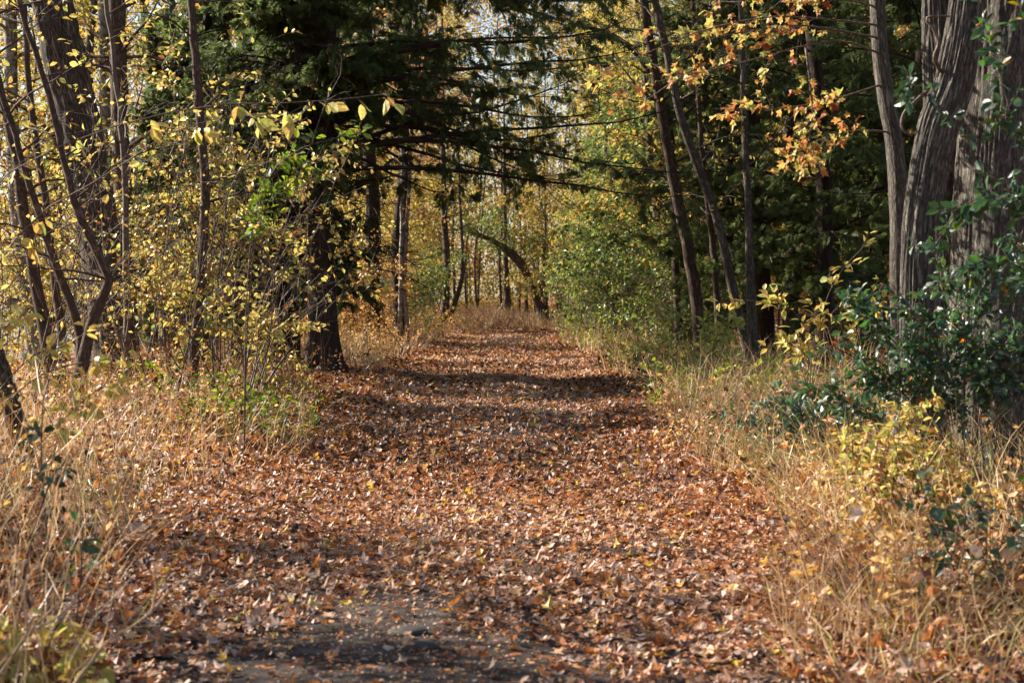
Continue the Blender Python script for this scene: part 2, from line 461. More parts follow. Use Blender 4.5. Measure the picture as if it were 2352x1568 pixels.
def leaves(geo, tm, S, A, Nv, size, tint):
    V0, F0 = TM[tm]
    A = nrm(A); B = nrm(np.cross(Nv, A)); C = np.cross(A, B)
    sz = np.broadcast_to(np.asarray(size, float), (len(S),))[:, None, None]
    V = S[:, None, :] + sz * (V0[None, :, 0:1] * A[:, None, :] + V0[None, :, 1:2] * B[:, None, :] + V0[None, :, 2:3] * C[:, None, :])
    m_ = len(V0)
    Fc = (F0[None] + (np.arange(len(S)) * m_)[:, None, None]).reshape(-1, F0.shape[1])
    geo.add(V.reshape(-1, 3), Fc, np.repeat(tint, m_))

def scatter_leaves(geo, tm, P, n, size, rng, tint=(0.5, 0.22), ang=1.0, droop=0.35, up=0.8, t0=0.1, t1=1.0, pet=0.25, even=False):
    S, D, idx, tt = sprout(P, n, t0, t1, ang, rng, flat=0.3, even=even)
    D[:, 2] -= droop; D = nrm(D)
    Nv = rng.normal(0, 0.6, (len(S), 3)); Nv[:, 2] += up
    sz = size * rng.uniform(0.6, 1.25, len(S))
    S = S + D * (sz * pet)[:, None]
    tn = np.clip(rng.normal(tint[0], tint[1], len(S)), 0, 1)
    tms = tm if isinstance(tm, (list, tuple)) else [tm]
    pick = rng.integers(0, len(tms), len(S))
    for i, tt_ in enumerate(tms):
        k = pick == i
        if k.any(): leaves(geo, tt_, S[k], D[k], Nv[k], sz[k], tn[k])

def rr(R0, r1, K):
    return np.asarray(R0)[:, None] + (r1 - np.asarray(R0))[:, None] * np.linspace(0, 1, K)[None, :] ** 0.8

# ------------------------------------------------------------------ the setting
def sheet(name, xs, ys, mat, dz=0.0, zf=ground_h):
    X, Y = np.meshgrid(xs, ys)
    Z = zf(X, Y) + dz
    nx = len(xs); ny = len(ys)
    i = np.arange(ny - 1)[:, None]; j = np.arange(nx - 1)[None, :]
    q = np.stack([i * nx + j, i * nx + j + 1, (i + 1) * nx + j + 1, (i + 1) * nx + j], -1).reshape(-1, 4)
    g = Geo(); g.add(np.stack([X, Y, Z], -1).reshape(-1, 3), q)
    o = g.build(name, mat, smooth_shade=True)
    return tag(o, kind='structure')

xs = np.concatenate([[-900, -300, -100, -40, -22], np.arange(-14, 14, 0.3), np.linspace(14, 40, 20), [80, 200, 900]])
ys = np.concatenate([[-200, -40, -10], np.arange(0, 110, 0.5), np.linspace(110, 200, 20), [400, 1500]])
sheet('ground', xs, ys, M['ground'])
g = Geo()
yy = np.arange(-6, 78, 0.35); uu = np.linspace(-1, 1, 13)
Yp, U = np.meshgrid(yy, uu, indexing='ij')
Xp = path_c(Yp) + U * (path_hw(Yp) - 0.15)
Zp = ground_h(Xp, Yp) + 0.012 - 0.03 * np.abs(U) ** 8
i = np.arange(len(yy) - 1)[:, None]; j = np.arange(12)[None, :]
q = np.stack([i * 13 + j, i * 13 + j + 1, (i + 1) * 13 + j + 1, (i + 1) * 13 + j], -1).reshape(-1, 4)
g.add(np.stack([Xp, Yp, Zp], -1).reshape(-1, 3), q)
tag(g.build('path', M['path'], smooth_shade=True), kind='structure')
g = Geo(); g.add([[-900, -300, -1.25], [-9.5, -300, -1.25], [-9.5, 1500, -1.25], [-900, 1500, -1.25]], [[0, 1, 2, 3]])
tag(g.build('lake_water', M['water']), kind='structure')

# ------------------------------------------------------------------ fallen leaves
rng = np.random.default_rng(11)
def leaf_carpet():
    geo = Geo()
    def lay(x, y, sz, tms, lift, tilt):
        n = len(x)
        dx = np.abs(x - path_c(y))
        z = ground_h(x, y) + 0.014 + lift * rng.random(n) ** 1.5
        a = rng.random(n) * 6.283
        A = np.stack([np.cos(a), np.sin(a), rng.normal(0, tilt, n)], 1)
        Nv = np.stack([rng.normal(0, tilt, n), rng.normal(0, tilt, n), np.ones(n)], 1)
        base = 0.43 + 0.3 * (noise2(x * 0.7 + 20, y * 0.35) - 0.5)
        tn = np.clip(base + rng.normal(0, 0.23, n), 0, 0.92)
        tn = np.where(rng.random(n) < 0.05, rng.uniform(0.92, 1.0, n), tn)
        pick = rng.integers(0, len(tms), n)
        for i, tt in enumerate(tms):
            k = pick == i
            leaves(geo, tt, np.stack([x, y, z], 1)[k], A[k], Nv[k], sz[k], tn[k])
    def pts(n, y0, y1, w, power=1.0):
        y = y0 + (y1 - y0) * rng.random(n) ** power
        x = path_c(y) + rng.normal(0, 1, n) * 0 + (rng.random(n) * 2 - 1) * w(y)
        # bare soil shows along the trodden middle and in patches
        d = np.abs(x - path_c(y) - 0.15)
        bare = np.exp(-(d / 0.8) ** 2) * (0.2 + 0.8 * smooth(0.45, 0.7, noise2(x * 1.1, y * 0.6))) * (1 - 0.6 * smooth(11, 14, y))
        bare = bare + 0.8 * np.exp(-((x + .5) / .95) ** 2) * (1 - smooth(7.4, 9.8, y)) * (0.35 + 0.9 * smooth(.4, .6, noise2(x * 1.3 + 7, y * 1.1)))
        bare = bare + 0.6 * np.exp(-((x - .1) / 1.0) ** 2) * smooth(16, 18, y) * (1 - smooth(22, 25, y)) * smooth(.4, .6, noise2(x * 1.2 + 3, y * .5))
        bare = bare + 0.9 * smooth(50, 53, y) * (1 - smooth(61, 64, y)) * np.exp(-(d / 1.2) ** 4)
        k = rng.random(n) > np.clip(bare, 0, 0.93)
        return x[k], y[k]
    MP = ['maple0', 'maple1', 'maple2', 'maple1', 'maple2', 'curl0', 'curl1', 'curl2']
    x, y = pts(82000, 5.2, 15, lambda y: 3.9 + 0.04 * y)
    lay(x, y, 0.026 + 0.066 * rng.random(len(x)) ** 1.7, MP, 0.045, 0.31)
    x, y = pts(70000, 14, 34, lambda y: 4.0 + 0 * y)
    lay(x, y, 0.04 + 0.06 * rng.random(len(x)) ** 1.5, ['maple2', 'curl0', 'curl1', 'curl2'], 0.05, 0.42)
    x, y = pts(46000, 33, 76, lambda y: 3.0 + 0 * y)
    lay(x, y, rng.uniform(0.055, 0.12, len(x)), ['curl0', 'curl1'], 0.06, 0.5)
    # broken bits of leaf trodden into the soil
    x, y = pts(9000, 5.2, 20, lambda y: 2.0 + 0 * y); n = 26000
    x = np.concatenate([x, path_c(10) + rng.normal(0, .8, n)]); y = np.concatenate([y, 5.2 + 13 * rng.random(n)])
    lay(x, y, rng.uniform(.008, .028, len(x)), ['small', 'curl0', 'curl1'], .006, .3)
    # the woodland floor on both sides
    n = 26000
    y = 7 + 80 * rng.random(n) ** 1.4; x = np.where(rng.random(n) < .45, -2 - 7 * rng.random(n), 2 + 12 * rng.random(n)) + path_c(y) * (y < 60)
    lay(x, y, rng.uniform(0.08, 0.15, n), ['small', 'curl0', 'curl1'], 0.05, 0.4)
    # leaves caught in the verge grasses
    n = 5200
    y = 6 + 24 * rng.random(n) ** 1.2; sd = np.where(rng.random(n) < .5, -1, 1)
    x = path_c(y) + sd * (1.7 + 3.2 * rng.random(n))
    lay(x, y, rng.uniform(.035, .09, n), MP, .5, .8)
    o = geo.build('fallen_leaves', M['litter'])
    tag(o, 'carpet of fallen orange and brown leaves on the path', 'leaves', kind='stuff')
leaf_carpet()

# two half-buried stones in the path
for k_, (vx, vy, s_, lab) in enumerate([(940, 1428, .085, 'flat dark stone sunk in the path, farther of two'), (965, 1462, .08, 'flat dark stone sunk in the path, nearer of two')]):
    bm_ = np.array([[a, b_, c] for a in np.linspace(-1, 1, 9) for b_ in np.linspace(-1, 1, 9) for c in (0,)])
    th, phi = np.meshgrid(np.linspace(0, 2 * np.pi, 20, endpoint=False), np.linspace(0.02, np.pi / 2, 7))
    r_ = 1 + 0.25 * (noise2(np.cos(th) * 2 + 7 * k_, np.sin(th) * 2 + phi) - .5)
    V = np.stack([s_ * 1.2 * r_ * np.cos(th) * np.sin(phi), s_ * .8 * r_ * np.sin(th) * np.sin(phi), 0.03 * np.cos(phi)], -1)
    i = np.arange(6)[:, None]; j = np.arange(20)[None]
    q = np.stack([i * 20 + j, i * 20 + (j + 1) % 20, (i + 1) * 20 + (j + 1) % 20, (i + 1) * 20 + j], -1).reshape(-1, 4)
    d_ = EYE * F / (vy - HOR); p_ = W(vx, vy, d_)
    g = Geo(); g.add(V.reshape(-1, 3) + np.array([p_[0], p_[1], float(ground_h(p_[0], p_[1])) + 0.015]), q)
    tag(g.build('stone', M['stone'], origin=(p_[0], p_[1], float(ground_h(p_[0], p_[1]))), smooth_shade=True), lab, 'stone', 'stones in the path')

# ------------------------------------------------------------------ grasses and herbs
def ribbons(geo, P, Wd, rng, tint):
    Nn, K, _ = P.shape
    T = nrm(np.gradient(P, axis=1))
    a = rng.random(Nn) * 6.283
    side = np.stack([np.cos(a), np.sin(a), 0 * a], 1)[:, None, :]
    side = nrm(side - (side * T).sum(-1, keepdims=True) * T)
    w = np.asarray(Wd)[:, None] * (1 - np.linspace(0, 1, K)[None, :] ** 2 * 0.85)
    V = np.stack([P - side * w[..., None], P + side * w[..., None]], 2)
    k = np.arange(K - 1)
    q = np.stack([k * 2, k * 2 + 1, k * 2 + 3, k * 2 + 2], -1)
    Q = (q[None] + (np.arange(Nn) * K * 2)[:, None, None]).reshape(-1, 4)
    geo.add(V.reshape(-1, 3), Q, np.repeat(tint, K * 2))

def grass(name, label, x, y, hgt, width, rng, arch=0.25, tint=(0.5, .2), lean=0.3, K=6):
    geo = Geo()
    n = len(x)
    S = np.stack([x, y, ground_h(x, y) - 0.02], 1)
    ox = noise2(x * .8, y * .8 + 40) - .5; oy = noise2(x * .8 + 30, y * .8) - .5
    D = np.stack([rng.normal(0, lean, n) + 1.6 * ox, rng.normal(0, lean, n) + 1.6 * oy, np.ones(n)], 1)
    h = hgt * rng.uniform(0.35, 1.15, n) * (0.55 + 0.9 * noise2(x * .45 + 11, y * .45))
    P = grow(S, D, h, K, rng, g=-arch * np.linspace(0.0, 1.0, K) ** 1.0, wob=0.16)
    ribbons(geo, P, width * rng.uniform(0.5, 1.2, n), rng, np.clip(rng.normal(tint[0], tint[1], n) + .75 * (noise2(x * .35 + 50, y * .35) - .42), 0, 1))
    tag(geo.build(name, M['grass']), label, 'grass', kind='stuff')

def clumped(n, x0, x1, y0, y1, rng, ncl, spread, power=1.0):
    cy_ = y0 + (y1 - y0) * rng.random(ncl) ** power
    cx_ = x0 + (x1 - x0) * rng.random(ncl)
    k = rng.integers(0, ncl, n)
    return cx_[k] + rng.normal(0, spread, n), cy_[k] + rng.normal(0, spread, n)

rng = np.random.default_rng(21)
def side_edge(y):     # how far the verge plants stand from the path's middle
    return path_hw(y) - 0.02 - 0.5 * (1 - smooth(7.0, 10.5, np.asarray(y, float))) + 0.55 * (noise2(np.asarray(y, float) * 0.55, 7.7) - 0.35)
def verge(n, side, y0, y1, wide, rng, ncl, spread, power=1.5):
    u, y = clumped(n, 0, 1, y0, y1, rng, ncl, spread, power)
    u = np.abs(u) ** 0.9 * wide
    x = path_c(y) + side * (side_edge(y) + u)
    return x, y
x, y = verge(6000, -1, 5.6, 22.5, 4.4, rng, 330, 0.2, 1.2)
grass('dry_grass', 'tall dry golden grass on the verge near the leaning forest trunks', x, y, 0.95, 0.0034, rng, 0.24, lean=.32, tint=(.46, .27))
x, y = verge(9000, 1, 5.8, 22, 3.4, rng, 170, 0.15, 1.0)
grass('dry_grass', 'tall arching tan grass on the verge below the grey tree', x + .1, y, 0.85, 0.0034, rng, 0.36, lean=.45, tint=(.46, .27))
for s_, lab in ((-1, 'dry brown grass along the far verge beyond the cedar'), (1, 'dry brown grass along the far verge under the green bushes')):
    x, y = verge(7000, s_, 22 if s_ > 0 else 31, 80, 2.6, rng, 300, 0.16, 1.2)
    grass('dry_grass', lab, x, y, 0.75, 0.007, rng, 0.22, K=5, tint=(.35, .2))
y = rng.uniform(72, 92, 5000); x = rng.uniform(-6, 10, 5000)
grass('dry_grass', 'strip of pale dry grass closing the far end of the path', x, y, 0.65, 0.012, rng, 0.2, K=5, tint=(.3, .2))

def herbs(name, label, x, y, hgt, nl, size, mat, rng, tms, tint):
    geo = Geo()
    n = len(x)
    S = np.stack([x, y, ground_h(x, y) - 0.02], 1)
    D = np.stack([rng.normal(0, .2, n), rng.normal(0, .2, n), np.ones(n)], 1)
    P = grow(S, D, hgt * rng.uniform(.5, 1.15, n), 5, rng, g=-.06, wob=.12)
    ribbons(geo, P, np.full(n, 0.003), rng, np.full(n, 0.3))
    scatter_leaves(geo, tms, P, nl, size, rng, tint, droop=.3, t0=.25)
    tag(geo.build(name, mat), label, 'weeds', kind='stuff')
x, y = verge(110, -1, 17, 24, 2.0, rng, 25, 0.2)
herbs('green_weeds', 'yellowing green weeds at the foot of the cedar', x, y, .5, 8, .08, M['herb'], rng, ['ovate'], (.45, .25))
x, y = verge(420, 1, 21, 62, 2.4, rng, 90, 0.3)
herbs('green_weeds', 'yellow green weeds along the verge under the bright bushes', x, y, .6, 10, .10, M['herb'], rng, ['small'], (.55, .25))
x, y = verge(420, -1, 9, 24, 4.0, rng, 90, 0.2)
herbs('dry_weeds', 'withered pale weeds among the golden grass', x, y, .7, 6, .05, M['tan'], rng, ['curl1', 'small'], (.8, .2))
x, y = verge(650, 1, 7, 24, 3.6, rng, 120, 0.2)
herbs('dry_weeds', 'withered pale weeds among the tan grass under the grey tree', x, y, .55, 6, .055, M['tan'], rng, ['curl1', 'small'], (.8, .2))
x, y = verge(1300, -1, 34, 72, 3.5, rng, 160, 0.25)
herbs('dry_weeds', 'tan withered weeds behind the cedar by the twin slim trunks', x, y, 1.0, 10, .08, M['tan'], rng, ['small'], (.6, .25))

# ------------------------------------------------------------------ plants
def trunk_line(d, pts, H=None, dd=0.0, lean_up=0.25):
    """pts: (vx, vy, width) from the foot up, at depth d; goes on to height H above the frame."""
    out = []
    for k, (vx, vy, w) in enumerate(pts):
        de = d + dd * k
        p = W(vx, vy, de); out.append([*p, 0.5 * w * de / F])
    out = np.array(out)
    out[0, 2] = float(ground_h(out[0, 0], out[0, 1])) - 0.12
    if H and out[-1, 2] < H:
        dirv = nrm(out[-1, :3] - out[-2, :3]); p = out[-1].copy(); r0 = p[3]; z0 = p[2]; ext = []
        while p[2] < H:
            dirv = nrm(dirv + np.array([0, 0, lean_up])); st = 0.9
            p = p.copy(); p[:3] += dirv * st; p[3] = r0 + (0.03 - r0) * min(1, (p[2] - z0) / (H - z0)); ext.append(p)
        if ext: out = np.vstack([out, ext])
    return out

def make_tree(name, label, cat, lines, bark, seed, group=None, limbs=14, limb_z=(3, 12), limb_len=2.5, limb_up=0.5, droop=0.0, twigs=8, twig_len=0.8,
              leaf=None, nleaf=8, lsize=0.09, lmat='yellow', tint=(.5, .22), seg=10, furrow=0.0, flare=0.3, hi=False, extra=None, crown_name='crown', leaf_t0=0.1, limb_r=0.35):
    rng = np.random.default_rng(seed)
    base = lines[0][0, :3].copy(); base[2] = float(ground_h(base[0], base[1]))
    root = empty(name, base, label, cat, group)
    gt = Geo(); gb = Geo(); gl = Geo()
    limbP = []; limbR = []
    for li, ln in enumerate(lines):
        ds = 0.035 if hi else 0.22
        Pn = resample(ln, ds=ds)
        if furrow:
            big_trunk(gt, Pn[:, :3], Pn[:, 3], seg, furrow, rng, flare=flare, cells=(58 if seg > 100 else 26), ridge_len=(.42 if seg > 100 else .35))
        else:
            R = Pn[:, 3] * (1 + flare * np.exp(-(Pn[:, 2] - Pn[0, 2]) / 0.3)) * (1 + rng.normal(0, .03, len(Pn)))
            Pj = Pn[:, :3] + rng.normal(0, .006, (len(Pn), 3))
            tubes(gt, Pj[None], R[None], seg)
        k = np.where((Pn[:, 2] > limb_z[0]) & (Pn[:, 2] < limb_z[1]))[0]
        nl = limbs if np.isscalar(limbs) else limbs[li]
        if len(k) > 2 and nl:
            pick = rng.choice(k, nl)
            a = rng.random(nl) * 6.283
            D = np.stack([np.cos(a), np.sin(a), limb_up + rng.normal(0, .2, nl)], 1)
            rel = (Pn[pick, 2] - limb_z[0]) / max(.1, limb_z[1] - limb_z[0])
            Ls = limb_len * rng.uniform(.5, 1.2, nl) * (1 - .45 * rel)
            P = grow(Pn[pick, :3], D, Ls, 8, rng, g=-droop, wob=.13)
            limbP.append(P); limbR.append(np.minimum(Pn[pick, 3] * limb_r, .015 + Ls * .011))
    if limbP:
        P = np.concatenate(limbP); R = np.concatenate(limbR)
        tubes(gb, P, rr(R, .004, 8), 5)
        if twigs:
            S, D, idx, tt = sprout(P, twigs, .2, 1, .8, rng, flat=.2)
            T_ = grow(S, D, twig_len * rng.uniform(.4, 1.2, len(S)), 5, rng, g=-droop * .5, wob=.15)
            tubes(gb, T_, rr(np.full(len(S), .007), .002, 5), 3)
            if leaf:
                scatter_leaves(gl, leaf, T_, nleaf, lsize, rng, tint, t0=leaf_t0)
    if extra: extra(gt, gb, gl, rng)
    if not hi and gb.c:
        off = gt.c
        for f_, n_ in zip(gb.l, gb.n): gt.l.append(f_ + off); gt.n.append(n_)
        gt.v += gb.v; gt.t += gb.t; gt.b += gb.b; gt.c += gb.c
    gt.build('trunk', M[bark], root, base, smooth_shade=True)
    if hi and gb.c: gb.build('branches', M['twig'], root, base, smooth_shade=True)
    if gl.c: gl.build(crown_name, M[lmat], root, base)
    return root

def make_cedar(name, label, loc, H, seed, z0=0.6, lmax=3.0, nl=60, nsec=9, nsp=16, ssz=0.24, r=0.16, group=None, lines=None, bias=None, bare=0, hi=False, sweep=1.0):
    rng = np.random.default_rng(seed)
    x0, y0 = loc
    base = np.array([x0, y0, float(ground_h(x0, y0))])
    if lines is None:
        zz = np.linspace(-.15, H, 12)
        ln = np.stack([x0 + np.cumsum(rng.normal(0, .06, 12)), y0 + np.cumsum(rng.normal(0, .06, 12)), base[2] + zz, r * (1 - zz / H * .92) + .01], 1)
        ln[0, :2] = (x0, y0)
        lines = [ln]
    root = empty(name, base, label, 'tree', group)
    gt = Geo(); gb = Geo(); gl = Geo()
    for li, ln in enumerate(lines):
        Pn = resample(ln, ds=.05 if hi else .3)
        if hi: big_trunk(gt, Pn[:, :3], Pn[:, 3], 44, .022, rng, flare=.55 if li == 0 else 0.0, flare_h=.4, cells=30, ridge_len=.9)
        else: tubes(gt, Pn[None, :, :3], (Pn[:, 3] * (1 + .4 * np.exp(-(Pn[:, 2] - Pn[0, 2]) / .4)))[None], 9)
        nn = nl // len(lines)
        z = z0 + (H - z0) * rng.random(nn) ** .9
        zz = Pn[:, 2] - base[2]
        if hi: z = z0 + (9.5 - z0) * rng.random(nn) ** 1.1
        C = np.stack([np.interp(z, zz, Pn[:, c]) for c in range(3)], 1)
        a = rng.random(nn) * 6.283
        Ls = lmax * (1 - (z / H) ** (2.2 if hi else 1.3) * .85) * rng.uniform(.6, 1.1, nn)
        if bias is not None:
            Ls = Ls * (bias[1] + (1 - bias[1]) * (0.5 + 0.5 * np.cos(a - bias[0])) ** 1.2)
        if hi: Ls = Ls * np.where((np.sin(a) < -.45) & (z < 6.0), .3, 1.0)
        D = np.stack([np.cos(a), np.sin(a), .15 + .5 * (z / H) + rng.normal(0, .12, nn)], 1)
        K = 10
        gg = sweep * np.array([0, -.09, -.09, -.08, -.06, -.02, .03, .08, .1, .1])
        P = grow(C, D, Ls, K, rng, g=gg, wob=.06)
        tubes(gb, P, rr(np.minimum(.012 + Ls * .009, .05), .005, K), 5)
        S, D, idx, tt = sprout(P, nsec, .22, 1.0, .9, rng, flat=.75)
        T_ = grow(S, D, (.35 + .28 * Ls[idx]) * rng.uniform(.4, 1.1, len(S)) * (1.1 - .6 * tt), 6, rng, g=-.06, wob=.12)
        tubes(gb, T_, rr(np.full(len(S), .008), .002, 6), 3)
        keep = (rng.random(len(T_)) > bare * (T_[:, 0, 2] - base[2] < z0 + 1.2))
        if hi:
            q_ = T_[:, 3]
            keep &= (q_[:, 2] > 2.75 + .25 * np.sin(q_[:, 0] * 2.3) - .12 * np.maximum(0, q_[:, 0] - .2)) & (noise2(q_[:, 0] * 1.5 + 5, q_[:, 2] * 1.9 + q_[:, 1] * .8) > .46 - .13 * smooth(-1.6, -.4, q_[:, 0]))
        T2 = T_[keep]
        S, D, idx, tt = sprout(T2, nsp, .1, 1.0, .75, rng, flat=.5)
        D[:, 2] -= .55; D = nrm(D)
        Nv = rng.normal(size=(len(S), 3)); Nv[:, 2] *= .5
        cl = noise2(S[:, 0] * 1.7 + S[:, 2], S[:, 1] * 1.7 - S[:, 2]) - .5
        leaves(gl, 'spray', S, D, Nv, ssz * rng.uniform(.6, 1.3, len(S)), np.clip(rng.normal(.45, .17, len(S)) + .35 * cl + (rng.random(len(S)) < .02) * .5, 0, 1))
    if bare:
        # dead, leafless lower branches
        nn = 46; ln = resample(lines[0], ds=.1); zb = base[2] + rng.uniform(z0 - 1.6, z0 + .9, nn)
        C = np.stack([np.interp(zb, ln[:, 2], ln[:, c]) for c in range(3)], 1)
        a = rng.random(nn) * 6.283
        D = np.stack([np.cos(a), np.sin(a), rng.normal(.1, .25, nn)], 1)
        P = grow(C, D, rng.uniform(.8, 2.6, nn), 9, rng, g=-.07, wob=.13)
        tubes(gb, P, rr(np.full(nn, .016), .004, 9), 4)
        S, D, idx, tt = sprout(P, 7, .2, 1, .8, rng)
        tubes(gb, grow(S, D, rng.uniform(.3, 1.0, len(S)), 6, rng, g=-.05, wob=.18), np.linspace(.006, .002, 6)[None], 3)
    gt.build('trunk', M['bark_cedar'], root, base, smooth_shade=True)
    gb.build('branches', M['bark_cedar'], root, base, smooth_shade=True)
    gl.build('crown', M['cedar'], root, base)
    return root

def make_shrub(name, label, base_xy, seed, H=2.6, spread=1.2, stems=9, twigs=9, twig_len=.7, nleaf=9, lsize=.065, leaf='small', lmat='yellow', tint=(.5, .2), group=None,
               stem_r=.014, arch=.05, bark='twig', droop=.3, stem_lines=None, sub=0, even=False, up=.8, cat='shrub', t0=.15, clump=0):
    rng = np.random.default_rng(seed)
    x0, y0 = base_xy
    base = np.array([x0, y0, float(ground_h(x0, y0))])
    root = empty(name, base, label, cat, group)
    gb = Geo(); gl = Geo()
    if stem_lines is None:
        a = rng.random(stems) * 6.283; rad = rng.random(stems) * .18 * spread
        S = np.stack([x0 + rad * np.cos(a), y0 + rad * np.sin(a), np.full(stems, base[2] - .05)], 1)
        tl = rng.uniform(.15, .55, stems) * spread / max(H, .1) * 2
        D = np.stack([np.cos(a) * tl, np.sin(a) * tl, np.ones(stems)], 1)
        P = grow(S, D, H * rng.uniform(.6, 1.15, stems), 12, rng, g=-arch * np.linspace(0, 1.6, 12), wob=.07)
    else:
        P = np.stack([resample(np.asarray(s_, float), n=14) for s_ in stem_lines])
    K = P.shape[1]
    tubes(gb, P, rr(np.full(len(P), stem_r) * rng.uniform(.6, 1.1, len(P)), .003, K), 6)
    S, D, idx, tt = sprout(P, twigs, t0, 1, .75, rng, flat=.15)
    T_ = grow(S, D, twig_len * rng.uniform(.4, 1.2, len(S)) * (1.15 - .5 * tt), 6, rng, g=-arch * .6, wob=.13)
    tubes(gb, T_, rr(np.full(len(S), stem_r * .4), .0018, 6), 4)
    if sub:
        S, D, idx, tt = sprout(T_, sub, .2, 1, .8, rng, flat=.2)
        T2 = grow(S, D, twig_len * .5 * rng.uniform(.4, 1.2, len(S)), 5, rng, g=-arch * .5, wob=.13)
        tubes(gb, T2, rr(np.full(len(S), .003), .0014, 5), 3)
        if clump: T2 = T2[noise2(T2[:, 2, 0] * 1.6 + 3 * T2[:, 2, 2], T2[:, 2, 1] * 1.6 + T2[:, 2, 2]) > clump]
        scatter_leaves(gl, leaf, T2, nleaf, lsize, rng, tint, droop=droop, even=even, up=up)
    if clump:
        T_ = T_[noise2(T_[:, 3, 0] * 1.6 + 3 * T_[:, 3, 2], T_[:, 3, 1] * 1.6 + T_[:, 3, 2]) > clump]
    scatter_leaves(gl, leaf, T_, nleaf, lsize, rng, tint, droop=droop, even=even, up=up)
    scatter_leaves(gl, leaf, P[:, K // 2:], 5, lsize, rng, tint, droop=droop, up=up)
    gb.build('stems', M[bark], root, base, smooth_shade=True)
    gl.build('foliage', M[lmat], root, base)
    return root

def at(vx, d):
    return ((vx - 1176.0) * d / F, d)

#---TREES---
YEL = dict(leaf='small', lmat='yellow_far')
# ---- the near trees on the lake side
make_tree('forest_tree', 'thick dark furrowed trunk leaning over the lakeside thicket', 'tree',
          [trunk_line(22.5, [(282, 940, 104), (262, 800, 98), (238, 620, 96), (205, 420, 96), (165, 220, 98), (120, 20, 92)], 13)],
          'bark_dark', 101, limbs=30, limb_z=(7, 13), limb_len=3.2, twigs=9, nleaf=2, lsize=.11, seg=60, furrow=.028, flare=.25, hi=True, **YEL)
make_tree('forest_tree', 'slim smooth dark trunk standing straight beside the leaning furrowed trunk', 'tree',
          [trunk_line(24, [(302, 930, 46), (296, 760, 44), (286, 520, 42), (275, 260, 40), (268, 10, 38)], 12)],
          'bark_brown', 102, limbs=32, limb_z=(3.0, 12), limb_len=2.0, twigs=7, nleaf=4, lsize=.11, seg=20, **YEL)
make_tree('forest_tree', 'pale sunlit trunk seen behind the two dark lakeside trunks', 'tree',
          [trunk_line(31, [(262, 880, 34), (252, 600, 31), (244, 330, 29), (240, 100, 27), (238, -60, 25)], 13)],
          'bark_pale', 103, limbs=40, limb_z=(2.5, 13), limb_len=2.6, twigs=8, nleaf=7, lsize=.12, seg=14, **YEL)
make_tree('forest_tree', 'brown trunk half hidden behind the thick leaning trunk', 'tree',
          [trunk_line(27.5, [(255, 900, 42), (222, 560, 40), (175, 300, 38), (140, 60, 36)], 12)],
          'bark_brown', 104, limbs=34, limb_z=(2.8, 12), limb_len=2.3, twigs=7, nleaf=5, lsize=.12, seg=14, **YEL)
make_tree('young_tree', 'thin bare stem with a bright edge against the slim dark trunk', 'tree',
          [trunk_line(20.5, [(296, 960, 18), (290, 700, 15), (287, 420, 14), (270, 200, 12), (243, 0, 11)], 8)],
          'twig', 105, limbs=14, limb_z=(3, 8), limb_len=1.4, twigs=4, twig_len=.5, nleaf=3, lsize=.09, seg=8, leaf='ovate', lmat='yellow')
make_tree('young_tree', 'slim wavy dark stem rising in front of the yellow thicket', 'tree',
          [trunk_line(21, [(436, 955, 26), (447, 800, 24), (462, 620, 23), (470, 420, 21), (458, 240, 20), (446, 100, 18), (436, -30, 17)], 9)],
          'bark_brown', 106, limbs=20, limb_z=(2.6, 9), limb_len=1.9, twigs=4, twig_len=.6, nleaf=3, lsize=.1, seg=12, leaf='ovate', lmat='yellow', limb_up=.35)
make_tree('forked_sapling', 'low forked dark sapling with two stems parting in front of the leaning trunk', 'tree',
          [trunk_line(17.5, [(172, 980, 34), (182, 860, 30), (200, 780, 27), (238, 680, 24), (247, 632, 21), (222, 575, 19), (176, 480, 17), (140, 330, 15), (104, 190, 14), (52, 30, 12)], 7.5),
           trunk_line(17.6, [(176, 940, 26), (186, 800, 24), (176, 740, 22), (148, 660, 20), (112, 560, 18), (82, 470, 16), (40, 330, 14), (0, 210, 12), (-40, 80, 10)], 7)],
          'bark_brown', 107, limbs=[16, 14], limb_z=(1.6, 7), limb_len=1.6, twigs=5, twig_len=.6, nleaf=2, lsize=.1, seg=12, leaf='ovate', lmat='yellow', limb_up=.3)
make_tree('young_tree', 'dark slender tree at the water with side twigs crossing the pale trunk', 'tree',
          [trunk_line(19, [(128, 930, 36), (112, 800, 33), (92, 700, 30), (60, 520, 27), (40, 380, 25), (10, 240, 22), (-40, 60, 20)], 8)],
          'bark_brown', 108, limbs=22, limb_z=(1.6, 8), limb_len=2.0, twigs=5, twig_len=.7, nleaf=3, lsize=.1, seg=12, leaf='ovate', lmat='yellow', limb_up=.3)
make_tree('young_tree', 'thin brown stem crossing in front of the lake between two dark trunks', 'tree',
          [trunk_line(20, [(150, 940, 22), (140, 760, 20), (120, 600, 18), (100, 430, 17), (72, 250, 15), (60, 60, 13), (54, -30, 12)], 8)],
          'bark_brown', 109, limbs=16, limb_z=(1.8, 8), limb_len=1.7, twigs=5, twig_len=.6, nleaf=3, lsize=.1, seg=10, leaf='ovate', lmat='yellow', limb_up=.3)
make_tree('forest_tree', 'pale grey trunk bending over beside the blue water', 'tree',
          [trunk_line(29, [(102, 900, 42), (92, 800, 40), (70, 720, 36), (46, 560, 34), (32, 380, 32), (26, 200, 30), (24, 0, 28)], 12),
           np.vstack([trunk_line(29, [(84, 760, 32), (60, 708, 28), (20, 690, 24), (-40, 660, 20)])])],
          'bark_pale', 110, limbs=[26, 0], limb_z=(4, 12), limb_len=2.6, twigs=8, nleaf=6, lsize=.12, seg=14, **YEL)
